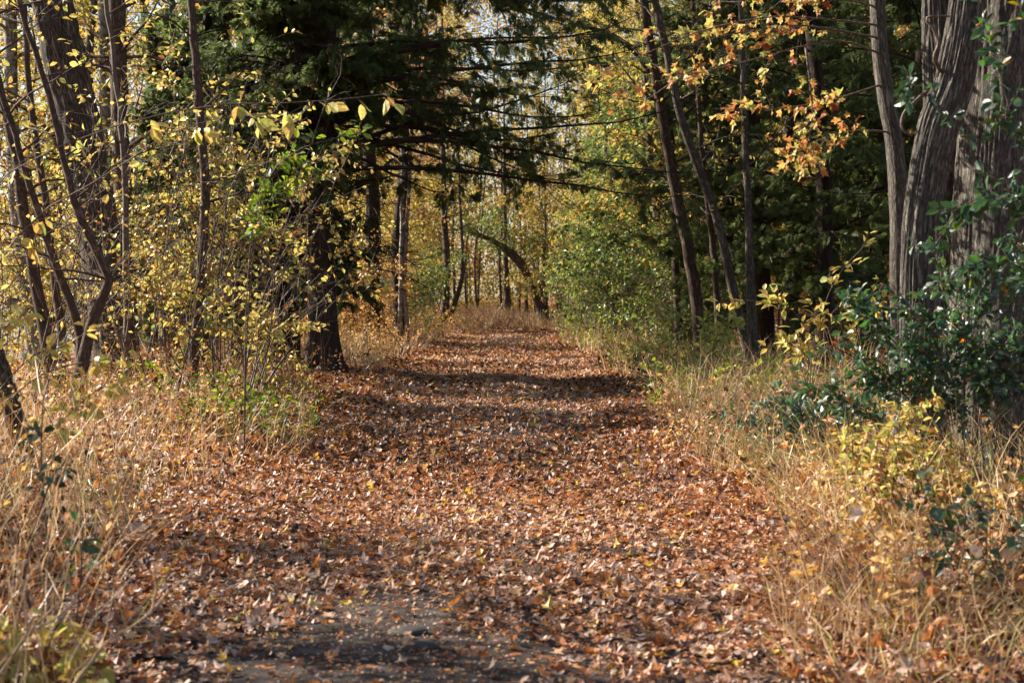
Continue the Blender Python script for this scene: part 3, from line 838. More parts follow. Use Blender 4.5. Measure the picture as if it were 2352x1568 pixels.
make_tree('forest_tree', 'dark blurred leaning trunk nearest the camera on the lake verge', 'tree',
          [trunk_line(12.5, [(70, 1120, 46), (48, 1020, 42), (18, 900, 40), (-20, 780, 38), (-70, 620, 36)], 9)],
          'bark_dark', 111, limbs=12, limb_z=(4, 9), limb_len=1.8, twigs=6, nleaf=4, lsize=.11, seg=24, furrow=.008, hi=True, **YEL)

# ---- the yellow thicket in front of the cedar
TH = [(330, 25, 3.6, 'yellow leaved shrub just behind the slim straight trunk'), (420, 23.5, 4.2, 'tall yellow leaved shrub behind the wavy dark stem'),
      (520, 22.5, 3.9, 'densest yellow leaved shrub in the middle of the thicket'), (600, 23, 3.8, 'yellow shrub reaching up beside the dark cedar trunk'),
      (560, 20, 2.0, 'low loose yellow shrub behind the golden grass'),
      (470, 26.5, 4.6, 'tallest yellow shrub at the back of the thicket')]
for k_, (vx, d_, H_, lab) in enumerate(TH):
    make_shrub('yellow_shrub', lab, at(vx, d_), 200 + k_, H=H_, spread=1.15, stems=9, twigs=9, twig_len=.9, nleaf=8, clump=.47, lsize=.08, leaf='ovate', lmat='yellow',
               tint=(.5, .27), group='yellow shrubs of the thicket', sub=3, arch=.07, droop=.45, stem_r=.018, up=.5, t0=.32)

for k_, (vx, d_, s_, lab) in enumerate([(20, 27, .62, 'yellow shrub at the waters edge behind the pale bending trunk'), (120, 31, .7, 'yellow shrub on the shore between the thick trunk and the water'), (200, 28.5, .8, 'yellow shrub close behind the foot of the thick leaning trunk'), (-40, 22, .5, 'small yellow shrub on the lake bank in the corner of the wood')]):
    x, y = at(vx, d_)
    src_ = bpy.data.objects['yellow_shrub.001' if k_ % 2 else 'yellow_shrub.002']
    copy_thing(src_, (x, y, float(ground_h(x, y))), 1.1 + k_ * 1.9, s_, lab, 'yellow shrubs along the shore')
# ---- the cedars
xC, yC = at(742, 27)
cl = trunk_line(27, [(746, 872, 74), (742, 780, 66), (738, 640, 62), (736, 480, 60), (738, 330, 58), (744, 150, 50), (748, -40, 44)], 13)
cl2 = trunk_line(27, [(738, 430, 44), (722, 300, 44), (700, 140, 42), (682, -30, 38)], 12)
cl2[0, 2] = W(0, 430, 27)[2]
make_cedar('cedar_tree', 'big dark cedar with a flared trunk and boughs reaching over the path', (xC, yC), 13, 301, z0=3.1, lmax=6.2, nl=250, nsec=16, nsp=22, ssz=.17,
           lines=[cl, cl2], bias=(-.15, .45), bare=.25, hi=True, sweep=1.25)
CED = [(560, 30, 12, 'dark cedar behind the top of the yellow thicket', .8, 2.6), (655, 30.5, 7, 'lower cedar filling the shade close behind the big cedar', .5, 2.0), (450, 31, 9, 'dark cedar behind the wavy stem and the thicket', .8, 2.2), (850, 42, 15, 'slender cedar trunk standing behind the big cedar boughs', 6.5, 3.0), (610, 37, 15, 'tall cedar added for shade, its crown starting high above the thicket', 6.5, 3.2), (915, 47, 13, 'farther thin cedar behind the boughs over the path', 6, 1.8)]  # the tall cedar with the high crown is added to shade the cedars opposite
for k_, (vx, d_, H_, lab, z0_, lm) in enumerate(CED):
    make_cedar('cedar_tree', lab, at(vx, d_), H_, 310 + k_, z0=z0_, lmax=lm, nl=110, nsec=9, nsp=15, ssz=.2, r=.2)
CED = [(1650, 36, 11, 'dark cedar behind the paired leaning stems', 3.3, 4.0), (1760, 33, 12, 'dense shaded cedar behind the orange maple branch', .9, 2.9), (1880, 30, 12, 'darkest cedar filling the gap behind the grey slim trunk', .7, 2.8),
       (1990, 34, 12, 'shaded cedar close behind the curved grey trunk', .7, 3.0), (1810, 40, 13, 'tall cedar at the back of the dark stand', 2.5, 3.0), (2120, 27, 11, 'cedar half hidden by the great grey trunk', .9, 2.6)]
for k_, (vx, d_, H_, lab, z0_, lm) in enumerate(CED):
    make_cedar('cedar_tree', lab, at(vx, d_), H_, 320 + k_, z0=z0_, lmax=lm, nl=120, nsec=9, nsp=16, ssz=.19, r=.17, sweep=.8)

# ---- slim trees at the edge of the path, right of it
make_tree('young_tree', 'tall slim tree with an s-curved trunk at the edge of the bright bushes', 'tree',
          [trunk_line(30, [(1612, 905, 31), (1608, 800, 29), (1600, 690, 28), (1578, 560, 27), (1552, 440, 26), (1530, 310, 24), (1508, 190, 22), (1484, 40, 20), (1474, -40, 18)], 12)],
          'bark_brown', 401, limbs=26, limb_z=(3.4, 12), limb_len=2.2, twigs=5, nleaf=4, lsize=.11, seg=14, **YEL)
make_tree('young_tree', 'leaning slim tree with pale patchy bark beside the s-curved trunk', 'tree',
          [trunk_line(29, [(1728, 905, 26), (1716, 800, 24), (1690, 690, 22), (1668, 590, 21), (1646, 500, 20), (1610, 400, 20), (1570, 290, 19), (1530, 120, 18), (1500, -20, 17)], 12)],
          'bark_far', 402, limbs=24, limb_z=(3.6, 12), limb_len=2.2, twigs=5, nleaf=4, lsize=.11, seg=14, **YEL)
make_tree('young_tree', 'thin straight dark stem between the s-curved trunk and the pale leaning one', 'tree',
          [trunk_line(29.5, [(1655, 910, 17), (1652, 780, 16), (1640, 600, 15), (1626, 470, 14), (1612, 330, 12), (1600, 160, 11)], 9)],
          'bark_brown', 403, limbs=14, limb_z=(2.4, 9), limb_len=1.5, twigs=5, nleaf=4, lsize=.1, seg=10, **YEL)
make_tree('young_tree', 'slim dark trunk curving at its foot nearest the shaded cedars', 'tree',
          [trunk_line(28, [(1752, 920, 24), (1742, 860, 22), (1728, 760, 21), (1722, 600, 19), (1716, 420, 17), (1708, 250, 15), (1704, 40, 14)], 10)],
          'bark_far', 404, limbs=16, limb_z=(3.4, 10), limb_len=1.7, twigs=5, nleaf=4, lsize=.1, seg=10, **YEL)
make_tree('young_tree', 'thin stem arching over from the bright bushes towards the path', 'tree',
          [trunk_line(36, [(1560, 850, 18), (1552, 600, 17), (1540, 300, 16), (1500, 180, 14), (1430, 95, 12), (1340, 60, 10), (1230, 30, 6)])],
          'bark_dark', 405, limbs=16, limb_z=(3, 8), limb_len=1.2, twigs=5, nleaf=5, lsize=.11, seg=10, **YEL)

def hook_extra(gt, gb, gl, rng):
    for pts, r_ in (([(2128, 212, 12.8), (2104, 232, 12.7), (2078, 258, 12.7), (2070, 284, 12.7), (2078, 302, 12.7), (2096, 313, 12.7)], .017), ([(2160, 165, 12.75), (2146, 130, 12.6), (2156, 100, 12.6), (2140, 60, 12.6), (2124, 46, 12.6), (2140, 38, 12.6), (2180, 38, 12.7)], .016)):
        P = resample(np.array([W(*p) for p in pts]), n=18)[None]
        tubes(gb, P, np.linspace(r_, r_ * .5, 18)[None], 7)
# ---- the great grey tree at the edge of the picture and its neighbour
make_tree('grey_tree', 'great grey trunk of several fused stems with deeply furrowed bark', 'tree',
          [trunk_line(13.2, [(2292, 1165, 232), (2288, 1000, 216), (2286, 800, 204), (2288, 500, 196), (2304, 200, 190), (2320, -20, 184)], 14),
           trunk_line(12.8, [(2140, 1110, 112), (2124, 960, 98), (2114, 800, 90), (2111, 640, 86), (2117, 510, 84), (2134, 390, 86), (2152, 300, 90), (2186, 204, 88), (2210, 90, 84), (2224, -10, 80), (2240, -140, 76)], 14),
           trunk_line(13.7, [(2196, 1110, 90), (2186, 800, 82), (2172, 560, 76), (2160, 300, 70), (2153, 100, 66), (2150, -60, 64)], 13)],
          'bark_grey', 501, limbs=[22, 0, 16], limb_z=(6, 14), limb_len=4.0, twigs=8, nleaf=6, lsize=.13, extra=hook_extra, seg=230, furrow=.015, flare=.2, hi=True, **YEL)
# ---- the arched tree at the far end
make_tree('leaning_tree', 'dark ivy clad trunk arching over the far end of the path', 'tree',
          [trunk_line(84, [(1262, 762, 34), (1247, 722, 25), (1230, 680, 17), (1214, 640, 17), (1196, 606, 21), (1170, 578, 20), (1143, 560, 13), (1112, 543, 9), (1085, 538, 5)])],
          'bark_dark', 601, limbs=26, limb_z=(2.5, 5), limb_len=2.6, twigs=8, nleaf=8, lsize=.16, leaf='small', lmat='green_far', seg=14, limb_up=.7)
make_tree('forest_tree', 'dark upright trunk with a forked companion at the bend of the path', 'tree',
          [trunk_line(68, [(1016, 790, 24), (1022, 700, 20), (1026, 600, 17), (1020, 500, 15), (1018, 380, 13)], 14),
           trunk_line(68, [(1020, 780, 13), (1044, 700, 11), (1060, 640, 10), (1062, 580, 8), (1058, 500, 7)], 9)],
          'bark_dark', 602, limbs=[26, 10], limb_z=(4.5, 14), limb_len=2.6, twigs=7, nleaf=8, lsize=.16, seg=10, **YEL)
make_tree('young_tree', 'pair of slim trunks growing close together beyond the cedar', 'tree',
          [trunk_line(44, [(918, 832, 13), (920, 720, 12), (922, 600, 11), (924, 450, 9)], 10), trunk_line(44, [(936, 836, 12), (934, 730, 11), (928, 650, 10), (934, 540, 9), (940, 420, 8)], 9)],
          'bark_pale', 603, limbs=[14, 12], limb_z=(3, 10), limb_len=1.8, twigs=6, nleaf=6, lsize=.12, seg=8, leaf='small', lmat='orange_far')
make_tree('forest_tree', 'thin dark trunk straight down the end of the path', 'tree',
          [trunk_line(98, [(1166, 745, 17), (1164, 680, 14), (1162, 600, 12), (1160, 500, 10)], 14)],
          'bark_dark', 604, limbs=22, limb_z=(3.4, 14), limb_len=3, twigs=7, nleaf=8, lsize=.18, seg=8, **YEL)

# ---- bushes and young trees in the middle distance (copied from a few kinds)
def tree_line(H, r, rng, wig=.12):
    z = np.linspace(-.15, H, 9)
    return np.stack([np.cumsum(rng.normal(0, wig, 9)), 300 + np.cumsum(rng.normal(0, wig, 9)), z, r * (1 - z / H * .85) + .008], 1)
KINDS = {}
rngk = np.random.default_rng(77)
def kind(key, n, **kw):
    KINDS[key] = []
    for i in range(n):
        H = kw.get('H', 12) * rngk.uniform(.85, 1.15)
        ln = tree_line(H, kw.get('r', .1), rngk, kw.get('wig', .12)); ln[:, :2] -= ln[0, :2]; ln[:, 2] += 0
        a = dict(limbs=34, limb_z=(2.0, H), limb_len=2.3, twigs=8, nleaf=9, lsize=.14, seg=7, leaf='small', lmat='yellow_far'); a.update({k: v for k, v in kw.items() if k not in ('H', 'r', 'wig')})
        KINDS[key].append((ln, a))
kind('yellow', 3, H=16, r=.11, limbs=60, limb_z=(1.6, 16), nleaf=15, lsize=.14, tint=(.58, .25))
kind('orange', 2, H=16, r=.11, limbs=60, limb_z=(1.6, 16), nleaf=12, lsize=.15, lmat='orange_far')
kind('green', 2, H=7, r=.07, lmat='green_far', limb_z=(.4, 7), limbs=40, limb_len=1.8)
kind('low', 3, H=6.2, r=.06, limbs=40, limb_z=(.8, 6.2), limb_len=1.5, nleaf=9, lsize=.13)
kind('bare', 2, H=13, r=.07, limbs=26, nleaf=2, twigs=5, limb_len=1.4, limb_z=(3, 10))
TEXT = {'low': 'small understorey tree with yellow foliage', 'yellow': 'tree with thin yellow foliage', 'orange': 'tree with orange and rust foliage', 'green': 'young tree still in green leaf', 'bare': 'thin pole like tree with few leaves'}
protos = {}
def place(key, x, y, label, group, sc=1.0, rz=None):
    i = int(rngk.integers(0, len(KINDS[key])))
    rz = rngk.random() * 6.28 if rz is None else rz
    z = float(ground_h(x, y))
    if (key, i) not in protos:
        ln, a = KINDS[key][i]
        l2 = ln.copy(); l2[:, 0] += x; l2[:, 1] += y; l2[:, 2] += z
        a = dict(a); lz = a['limb_z']; a['limb_z'] = (lz[0] + z, lz[1] + z)
        o = make_tree('woodland_tree', label, 'tree', [l2], 'bark_far', 900 + len(protos), group, **a)
        protos[(key, i)] = o
    else:
        copy_thing(protos[(key, i)], (x, y, z), rz, sc * np.array([1, 1, rngk.uniform(.9, 1.1)]), label, group)
def scatter(n, x0, x1, y0, y1, keys, where, sep=1.3):
    done = []
    tries = 0
    while len(done) < n and tries < 5000:
        tries += 1
        x = rngk.uniform(x0, x1); y = y0 + (y1 - y0) * rngk.random()
        if abs(x - float(path_c(y))) < (float(path_hw(y)) + 1.0 if y < 80 else 0): continue
        if any((x - a) ** 2 + (y - b_) ** 2 < sep ** 2 for a, b_ in done): continue
        if abs(x) > y * .36 + 2: continue
        done.append((x, y))
        key = keys[int(rngk.integers(0, len(keys)))]
        place(key, x, y, TEXT[key] + ' ' + where, TEXT[key] + ' ' + where, sc=rngk.uniform(.8, 1.2))
scatter(30, 2.4, 6.5, 42, 82, ['yellow', 'bare', 'low', 'bare', 'yellow', 'green'], 'leaning in behind the bright bushes', sep=1.1)
scatter(44, 2.6, 14, 36, 90, ['yellow', 'yellow', 'green', 'bare', 'bare', 'low', 'low', 'orange'], 'in the wood behind the bright bushes')
scatter(12, 8, 20, 30, 60, ['yellow', 'orange', 'bare', 'yellow'], 'behind the shaded cedars')
scatter(16, -11, -3.6, 46, 72, ['low', 'low', 'low', 'bare', 'green'], 'on the lakeside beyond the big cedar')
scatter(12, -12, -3.4, 70, 92, ['yellow', 'orange', 'low', 'bare'], 'at the far bend on the lakeside')
for x_, y_ in ((-9.4, 36), (-10.4, 41), (-8.8, 31.5), (-10.2, 33.5), (-9.8, 28.5)):
    place('low', x_, y_, TEXT['low'] + ' on the shore behind the leaning trunk', TEXT['low'] + ' on the shore')
scatter(44, -12, 15, 80, 108, ['yellow', 'yellow', 'low', 'low', 'green', 'bare', 'orange'], 'closing the far end of the path', sep=1.5)

# tall shore trees added so their unseen crowns shade the cedars across the path
kind('high', 2, H=17, r=.13, limbs=60, limb_z=(8.2, 17), nleaf=13, lsize=.15, limb_len=3.0)
TEXT['high'] = 'added tall yellow shade tree with a high crown'
for x_, y_ in ((-9.0, 38), (-10.5, 34.5), (-8.2, 42.5), (-10.8, 40), (-7.6, 36.5), (-10.6, 45.5)):
    place('high', x_, y_, TEXT['high'] + ' on the shore', TEXT['high'] + ' on the shore')
# green bushes to the right, tan ones to the left
GB = [(1335, 60, 2.4), (1370, 52, 3.0), (1430, 46, 3.4), (1490, 42, 3.4), (1540, 38, 3.0), (1590, 36, 2.6), (1400, 62, 3.6), (1470, 54, 4.0), (1560, 46, 4.0), (1330, 70, 2.4), (1640, 38, 3.0)]
gb0 = None
TG = 'bright green leafy bushes along the edge of the path'
for k_, (vx, d_, H_) in enumerate(GB):
    x, y = at(vx, d_)
    if gb0 is None:
        gb0 = make_shrub('green_bush', 'bright green leafy bush at the edge of the sunny path', (x, y), 700, H=3.0, spread=1.7, stems=12, twigs=12, twig_len=.9, nleaf=7, lsize=.10, leaf='small', lmat='green_far', tint=(.52, .3), sub=3, group=TG, arch=.06, clump=.4)
    else:
        copy_thing(gb0, (x, y, float(ground_h(x, y))), k_ * 1.3, H_ / 3.0, None, TG)
GL = [(960, 62, 1.0), (985, 74, 1.1), (940, 54, .9)]
for k_, (vx, d_, s_) in enumerate(GL):
    x, y = at(vx, d_)
    copy_thing(gb0, (x, y, float(ground_h(x, y))), k_ * 2.1, s_, 'green bush beyond the cedar near the slim twin trunks', 'green bushes beyond the cedar')
TB = [(790, 38, .8), (850, 44, .9), (880, 52, 1.1), (820, 50, 1.2), (900, 60, 1.2), (760, 36, .8)]
tb0 = None
for k_, (vx, d_, s_) in enumerate(TB):
    x, y = at(vx, d_)
    lab = 'tan leaved fading shrub behind the cedar trunk'
    if tb0 is None:
        tb0 = make_shrub('fading_shrub', lab, (x, y), 710, H=2.6, spread=1.4, stems=10, twigs=10, twig_len=.8, nleaf=6, lsize=.09, leaf='small', lmat='tan', tint=(.6, .25), sub=2, group='fading shrubs behind the cedar', arch=.06)
    else:
        copy_thing(tb0, (x, y, float(ground_h(x, y))), k_ * 1.7, s_, None, 'fading shrubs behind the cedar')

# far woods and the far shore: one mass each
def woods(name, label, cx, cyy, hh, n, size, mats_tint, seed, ntr, mat, clump=1.0):
    rng = np.random.default_rng(seed)
    g = Geo()
    nc = max(30, n // 160)
    c = np.stack([rng.uniform(*cx, nc), rng.uniform(*cyy, nc), rng.uniform(hh[0], hh[1], nc) ], 1)
    k = rng.integers(0, nc, n)
    S = c[k] + rng.normal(0, clump, (n, 3)) * np.array([1, 1, .8])
    S[:, 2] = np.maximum(S[:, 2], ground_h(S[:, 0], S[:, 1]) * (S[:, 0] > -13) + .2)
    D = rng.normal(size=(n, 3)); Nv = rng.normal(size=(n, 3)); Nv[:, 2] += .5
    ct = np.clip(rng.normal(.5, .25, nc), 0, 1)
    leaves(g, 'small', S, D, Nv, size * rng.uniform(.6, 1.3, n), np.clip(ct[k] + rng.normal(0, .13, n), 0, 1))
    o = g.build(name, mat)
    if ntr:
        gt = Geo(); x = rng.uniform(*cx, ntr); y = rng.uniform(*cyy, ntr)
        S = np.stack([x, y, ground_h(x, y) - .2], 1); D = np.stack([rng.normal(0, .06, ntr), rng.normal(0, .06, ntr), np.ones(ntr)], 1)
        P = grow(S, D, rng.uniform(10, 22, ntr), 8, rng, wob=.03)
        tubes(gt, P, rr(rng.uniform(.05, .16, ntr), .03, 8), 6)
        t_ = gt.build('tree_trunks', M['bark_far'], o)
        tag(t_, kind='stuff')
    return tag(o, label, 'woods', kind='stuff')
m_mix = leaf_mat('mixed_autumn_leaf', [(0, '#38501e'), (0.2, '#6c7830'), (0.4, '#ad9440'), (0.65, '#b58c3c'), (0.85, '#a56a34'), (1, '#7c4020')], .4, .5, .3, tsat=1.0, tval=1.2)
M['mix'] = m_mix
woods('far_woods', 'mass of yellow and orange autumn wood closing the view', (-34, 48), (108, 146), (.5, 27), 300000, .25, None, 801, 160, m_mix, 1.5)
woods('far_woods', 'yellow autumn wood seen in the gaps behind the shaded cedars', (13, 34), (44, 110), (.5, 14), 80000, .17, None, 802, 110, m_mix, 1.2)
woods('far_shore', 'hazy autumn trees on the far shore of the lake', (-420, -60), (330, 420), (-1, 16), 30000, 1.2, None, 803, 0, m_mix, 4.0)

# ------------------------------------------------------------------ near plants that reach into the picture
def SV(*pts, foot=True):
    P = [W(*p) for p in pts]
    if foot: P[0][2] = float(ground_h(P[0][0], P[0][1])) - .05
    return P
BK = dict(lmat='buckthorn', leaf='ovate', tint=(.42, .25), droop=.35, bark='twig', up=.7)
make_shrub('buckthorn_shrub', 'glossy dark green shrub hanging in from the edge across the great grey trunk', at(2500, 9.6), 1001, stem_lines=[
    SV((2520, 1400, 9.6), (2490, 800, 9.6), (2440, 600, 9.5), (2352, 470, 9.5), (2290, 420, 9.4), (2230, 330, 9.4), (2160, 245, 9.4), (2080, 180, 9.4)),
    SV((2540, 1400, 9.4), (2500, 800, 9.4), (2460, 500, 9.3), (2390, 350, 9.2), (2335, 290, 9.2), (2308, 220, 9.2), (2284, 120, 9.2), (2250, 0, 9.2), (2238, -60, 9.2)),
    SV((2540, 1400, 9.0), (2490, 900, 9.0), (2420, 560, 9.0), (2352, 455, 9.0), (2260, 452, 9.1), (2200, 480, 9.2), (2150, 560, 9.3)),
    SV((2560, 1400, 9.2), (2520, 700, 9.2), (2450, 250, 9.1), (2370, 80, 9.0), (2330, -20, 9.0)),
    SV((2520, 1400, 9.9), (2480, 900, 9.9), (2400, 660, 9.9), (2300, 600, 9.9), (2200, 630, 10), (2130, 680, 10))],
    twigs=34, twig_len=.17, nleaf=6, lsize=.072, stem_r=.009, t0=.5, arch=.03, **BK)
BASE = [(2230, 1130, 11.9), (2270, 1130, 11.7), (2200, 1130, 12.1), (2310, 1130, 11.6)]
TIP = [[(2230, 800, 11.8), (2160, 640, 11.7), (2150, 520, 11.7)], [(2180, 850, 11.8), (2100, 720, 11.7), (2050, 655, 11.6)], [(2140, 900, 11.8), (2030, 760, 11.6), (1945, 690, 11.5)],
       [(2120, 950, 11.8), (2010, 850, 11.6), (1905, 790, 11.5)], [(2080, 1000, 11.9), (1960, 930, 11.8), (1850, 880, 11.7)], [(2240, 850, 11.6), (2250, 720, 11.5), (2245, 630, 11.5)],
       [(2300, 850, 11.5), (2330, 700, 11.4), (2350, 560, 11.4)], [(2290, 900, 11.4), (2300, 810, 11.3), (2330, 760, 11.2)], [(2200, 920, 11.6), (2150, 830, 11.4), (2090, 800, 11.3)],
       [(2170, 980, 11.7), (2080, 900, 11.5), (1990, 860, 11.4)], [(2260, 900, 11.5), (2220, 780, 11.3), (2180, 730, 11.2)], [(2330, 930, 11.4), (2400, 800, 11.3), (2440, 700, 11.3)],
       [(2190, 980, 11.5), (2170, 900, 11.3), (2120, 850, 11.2)], [(2290, 980, 11.4), (2280, 900, 11.2), (2250, 860, 11.1)]]
make_shrub('buckthorn_shrub', 'broad glossy green shrub growing in front of the fused grey trunks', at(2240, 11.9), 1002,
           stem_lines=[SV(BASE[k_ % 4], *t_) for k_, t_ in enumerate(TIP)], twigs=24, twig_len=.3, nleaf=10, lsize=.058, stem_r=.009, t0=.56, arch=.03, **BK)
make_shrub('buckthorn_shrub', 'low dark green shrub at the foot of the shaded cedars', at(1850, 15.5), 1003, H=.8, spread=.9, stems=16, twigs=10, twig_len=.4, nleaf=9, lsize=.07, stem_r=.008, arch=.1, **BK)
make_shrub('buckthorn_shrub', 'dark green sprig low among the tan grass nearest the camera', at(2330, 8.2), 1004, H=.75, spread=.6, stems=9, twigs=8, twig_len=.3, nleaf=8, lsize=.055, stem_r=.006, arch=.1, **BK)
make_shrub('yellow_shrub', 'low yellow leaved shrub glowing in front of the great trunk', at(2050, 10.9), 1005, H=.78, spread=.45, stems=20, twigs=10, twig_len=.34, nleaf=8, lsize=.06, leaf='ovate', lmat='yellow', tint=(.4, .36), stem_r=.006, arch=.1, droop=.3, up=.5)
make_shrub('yellow_sapling', 'thin sapling holding flat layers of yellow leaves before the dark cedars', at(1862, 18), 1006, stem_lines=[
    SV((1850, 960, 18), (1856, 800, 18), (1830, 720, 17.9), (1740, 690, 17.8), (1645, 700, 17.7)), SV((1856, 960, 18), (1870, 800, 18), (1930, 700, 18), (2050, 655, 18)),
    SV((1856, 960, 18), (1880, 760, 18), (1920, 640, 18), (1990, 560, 18)), SV((1850, 960, 18), (1860, 830, 17.8), (1800, 790, 17.6), (1760, 800, 17.5)), SV((1856, 960, 18), (1880, 800, 17.8), (1960, 720, 17.6), (2060, 715, 17.5))],
    twigs=9, twig_len=.30, nleaf=6, lsize=.105, leaf='ovate', lmat='yellow', tint=(.55, .22), stem_r=.008, t0=.45, arch=.02, droop=.1, up=1.6, cat='sapling')
make_shrub('yellow_sapling', 'small yellow green sapling in the grass before the s-curved trunk', at(1600, 25), 1007, H=1.4, spread=.7, stems=8, twigs=8, twig_len=.5, nleaf=8, lsize=.11, leaf='ovate', lmat='yellow', tint=(.8, .15), stem_r=.007, arch=.08, droop=.2, up=1.0, cat='sapling')
# orange maple boughs of a young maple standing behind the slim grey trunk
def maple_extra(gt, gb, gl, rng):
    lines = [SV((2036, 130, 14.2), (1940, 95, 13.9), (1850, 105, 13.7), (1740, 135, 13.5), (1620, 165, 13.4), (1500, 190, 13.3), (1395, 220, 13.3), foot=False),
             SV((2040, 190, 14.2), (1900, 232, 13.9), (1760, 252, 13.6), (1640, 250, 13.5), foot=False), SV((2056, 305, 14.2), (1970, 300, 14), (1890, 320, 13.8), (1815, 352, 13.7), foot=False),
             SV((2030, 60, 14.2), (1900, 45, 13.9), (1760, 40, 13.7), (1600, 75, 13.5), (1480, 125, 13.4), (1390, 160, 13.4), foot=False),
             SV((2032, 90, 14.2), (1850, 60, 13.8), (1700, 75, 13.6), (1560, 110, 13.4), foot=False), SV((2028, 20, 14.2), (1900, -10, 14), (1760, -20, 13.8), (1640, 0, 13.7), foot=False),
             SV((1850, 105, 13.7), (1860, 190, 13.6), (1866, 270, 13.6), (1850, 350, 13.6), foot=False)]
    P = np.stack([resample(np.asarray(l_), n=14) for l_ in lines])
    tubes(gb, P, rr(np.full(len(P), .011), .003, 14), 5)
    S, D, idx, tt = sprout(P, 15, .25, 1, .7, rng, flat=.4)
    T_ = grow(S, D, rng.uniform(.12, .42, len(S)), 5, rng, g=-.09, wob=.12)
    tubes(gb, T_, rr(np.full(len(S), .004), .0015, 5), 3)
    scatter_leaves(gl, ['maple0', 'maple1', 'maple2'], T_, 4, .092, rng, (.62, .34), droop=.5, up=.4)
make_tree('young_maple', 'slim grey maple trunk with orange leafed boughs beside the great furrowed tree', 'tree',
          [trunk_line(14.2, [(2078, 1060, 54), (2074, 900, 48), (2068, 740, 44), (2066, 600, 44), (2066, 510, 43), (2056, 340, 41), (2036, 230, 39), (2022, 120, 37), (2014, -20, 35)], 11)],
          'bark_grey', 502, limbs=16, limb_z=(5, 11), limb_len=2.5, twigs=7, nleaf=6, lsize=.12, seg=60, furrow=.004, flare=.1, hi=True, leaf='maple1', lmat='maple', tint=(.5, .3), extra=maple_extra)
# lake side
make_shrub('large_leaved_sapling', 'bare armed sapling with big limp yellow leaves reaching in front of the thicket', (-4.4, 12), 1010, stem_lines=[
    SV((-260, 1200, 12), (-160, 700, 12), (-40, 450, 12), (130, 340, 12), (300, 280, 12), (500, 240, 12), (700, 236, 11.9), (900, 215, 11.9)),
    SV((-260, 1200, 12.2), (-120, 800, 12.2), (60, 520, 12.2), (250, 400, 12.2), (400, 300, 12.2), (560, 265, 12.2), (690, 262, 12.2))],
    twigs=9, twig_len=.16, nleaf=3, lsize=.115, leaf='ovate', lmat='yellow', tint=(.6, .25), stem_r=.011, t0=.4, arch=.05, droop=.9, up=.3, cat='sapling')
make_shrub('green_leaved_sapling', 'arching sapling with a spray of fresh green leaves in front of the cedar trunk', at(560, 15.5), 1011, stem_lines=[
    SV((560, 1000, 15.5), (566, 700, 15.5), (590, 470, 15.4), (650, 365, 15.3), (740, 325, 15.2), (830, 305, 15.2)), SV((560, 1000, 15.5), (570, 720, 15.5), (600, 500, 15.4), (680, 395, 15.3), (790, 352, 15.2))],
    twigs=16, twig_len=.2, nleaf=6, lsize=.085, leaf='ovate', lmat='herb', tint=(.35, .2), stem_r=.008, t0=.62, arch=.04, droop=.35, up=.8, cat='sapling')
make_shrub('yellow_shrub', 'low shrub with broad yellow leaves catching the sun by the lake', at(-90, 11), 1012, stem_lines=[
    SV((-120, 1250, 11), (-60, 980, 11), (60, 830, 11), (190, 770, 11)), SV((-90, 1250, 11), (0, 950, 11), (120, 850, 11), (330, 815, 11)), SV((-60, 1250, 11), (60, 1050, 11), (180, 930, 10.9), (260, 870, 10.9)),
    SV((-120, 1250, 11), (-80, 900, 11), (-20, 780, 11), (60, 720, 11))], twigs=9, twig_len=.26, nleaf=4, lsize=.095, leaf='ovate', lmat='yellow', tint=(.5, .25), stem_r=.008, t0=.4, arch=.05, droop=.6, up=.4)
make_shrub('buckthorn_shrub', 'bluish green sprigs low in the grass by the lakeside trunk', at(120, 8.0), 1013, stem_lines=[
    SV((130, 1500, 8), (110, 1250, 8), (95, 1050, 8), (100, 905, 8)), SV((170, 1480, 7.8), (185, 1330, 7.8), (190, 1210, 7.7)), SV((80, 1500, 8), (60, 1300, 8), (110, 1120, 8), (150, 1060, 7.9))],
    twigs=6, twig_len=.1, nleaf=4, lsize=.058, stem_r=.006, t0=.3, arch=.03, **BK)
make_shrub('yellow_shrub', 'blurred yellow leaved seedling close to the camera in the corner', at(60, 6.6), 1014, H=.48, spread=.5, stems=16, twigs=7, twig_len=.2, nleaf=5, lsize=.075, leaf='ovate', lmat='yellow', tint=(.4, .3), stem_r=.004, arch=.1)
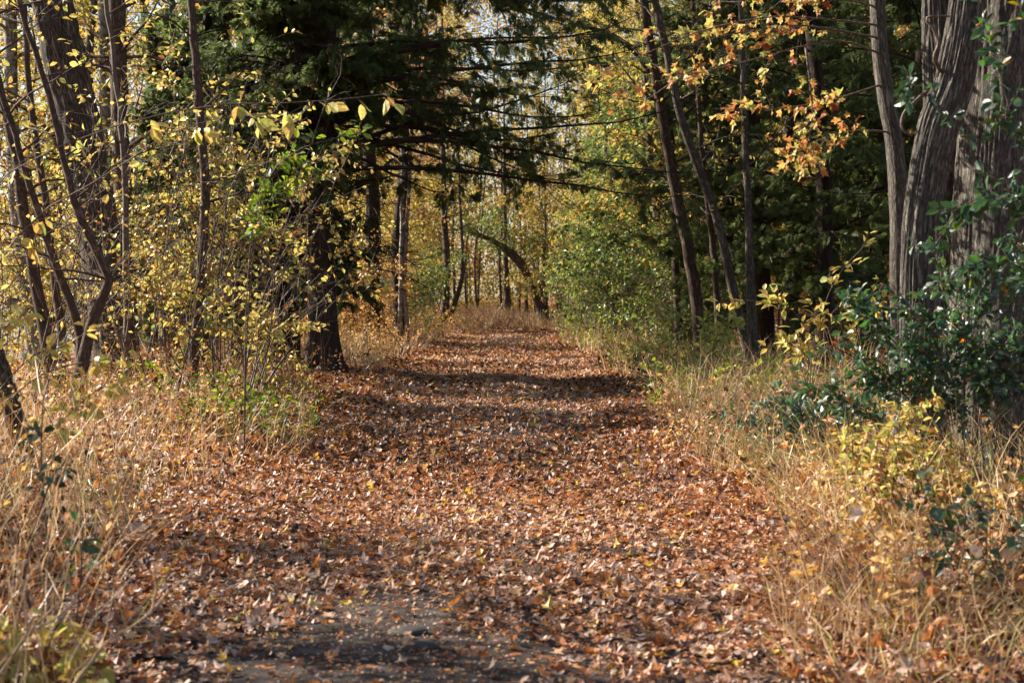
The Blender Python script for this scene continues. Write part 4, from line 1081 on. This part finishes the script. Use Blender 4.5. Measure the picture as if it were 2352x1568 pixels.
for k_, (vx, d_, H_, lab) in enumerate([(350, 20, 3.4, 'grey leafless shrub between the straight trunk and the wavy stem'), (40, 18, 3.2, 'leafless dark shrub tangled by the lakeside trunks'), (500, 21, 3.2, 'bare grey shrub threading through the yellow thicket')]):
    make_shrub('bare_shrub', lab, at(vx, d_), 1020 + k_, H=H_, spread=1.8, stems=9, twigs=9, twig_len=1.0, nleaf=1, lsize=.06, leaf='small', lmat='yellow', tint=(.3, .25), sub=2, stem_r=.013, arch=.03)
# dry broken branch lying over the near edge of the path
def dead_branch(label, lines, seed, r):
    rng = np.random.default_rng(seed)
    P = np.stack([resample(np.asarray([W(*p) for p in l_]), n=14) for l_ in lines])
    base = P[0, 0].copy(); base[2] = float(ground_h(base[0], base[1]))
    g = Geo()
    tubes(g, P + rng.normal(0, .0015, P.shape), rr(np.array(r), .0025, 14), 6)
    tag(g.build('dead_branch', M['twig_pale'], origin=base, smooth_shade=True), label, 'branch')
M['twig_pale'] = bark_mat('pale_dead_wood', '#6b4f36', '#a5825c', '#c9a982', 30, .2, .2, rough=.5)
dead_branch('dry pale branch arching up with a fork beside the near path edge', [[(150, 1600, 5.9), (240, 1480, 6.1), (300, 1440, 6.2), (350, 1400, 6.2), (395, 1350, 6.3), (458, 1308, 6.3)], [(350, 1400, 6.2), (358, 1350, 6.2), (352, 1285, 6.2)],
            [(300, 1440, 6.2), (340, 1437, 6.2), (400, 1436, 6.3)]], 5, [.008, .005, .004])
dead_branch('long thin dry stem bowed over the grass in the corner', [[(-20, 1580, 6.0), (60, 1460, 6.2), (150, 1375, 6.4), (220, 1352, 6.5), (310, 1344, 6.6)], [(60, 1460, 6.2), (160, 1390, 6.3), (240, 1255, 6.4), ( 262, 1230, 6.4)]], 6, [.007, .005])
# trees on the lake verge beside the camera: they shade the near path
for k_, (x, y, H_) in enumerate([(-8.2, 12.6, 9), (-7.4, 10.2, 8), (-9.6, 9.0, 10)]):
    z = float(ground_h(x, y)); zz = np.linspace(-.1, H_, 9)
    ln = np.stack([x + .03 * np.cumsum(np.sin(zz * 2 + k_)), y + 0 * zz, z + zz, .09 * (1 - zz / H_ * .85) + .01], 1)
    make_tree('woodland_tree', ['yellow tree standing on the shore beside the camera', 'slighter yellow tree nearest the camera on the shore', 'taller yellow tree at the water behind the camera side'][k_], 'tree', [ln], 'bark_brown', 1100 + k_, limbs=34, limb_z=(2.2, H_), limb_len=2.0, twigs=8, nleaf=10, lsize=.12, seg=8, **YEL)
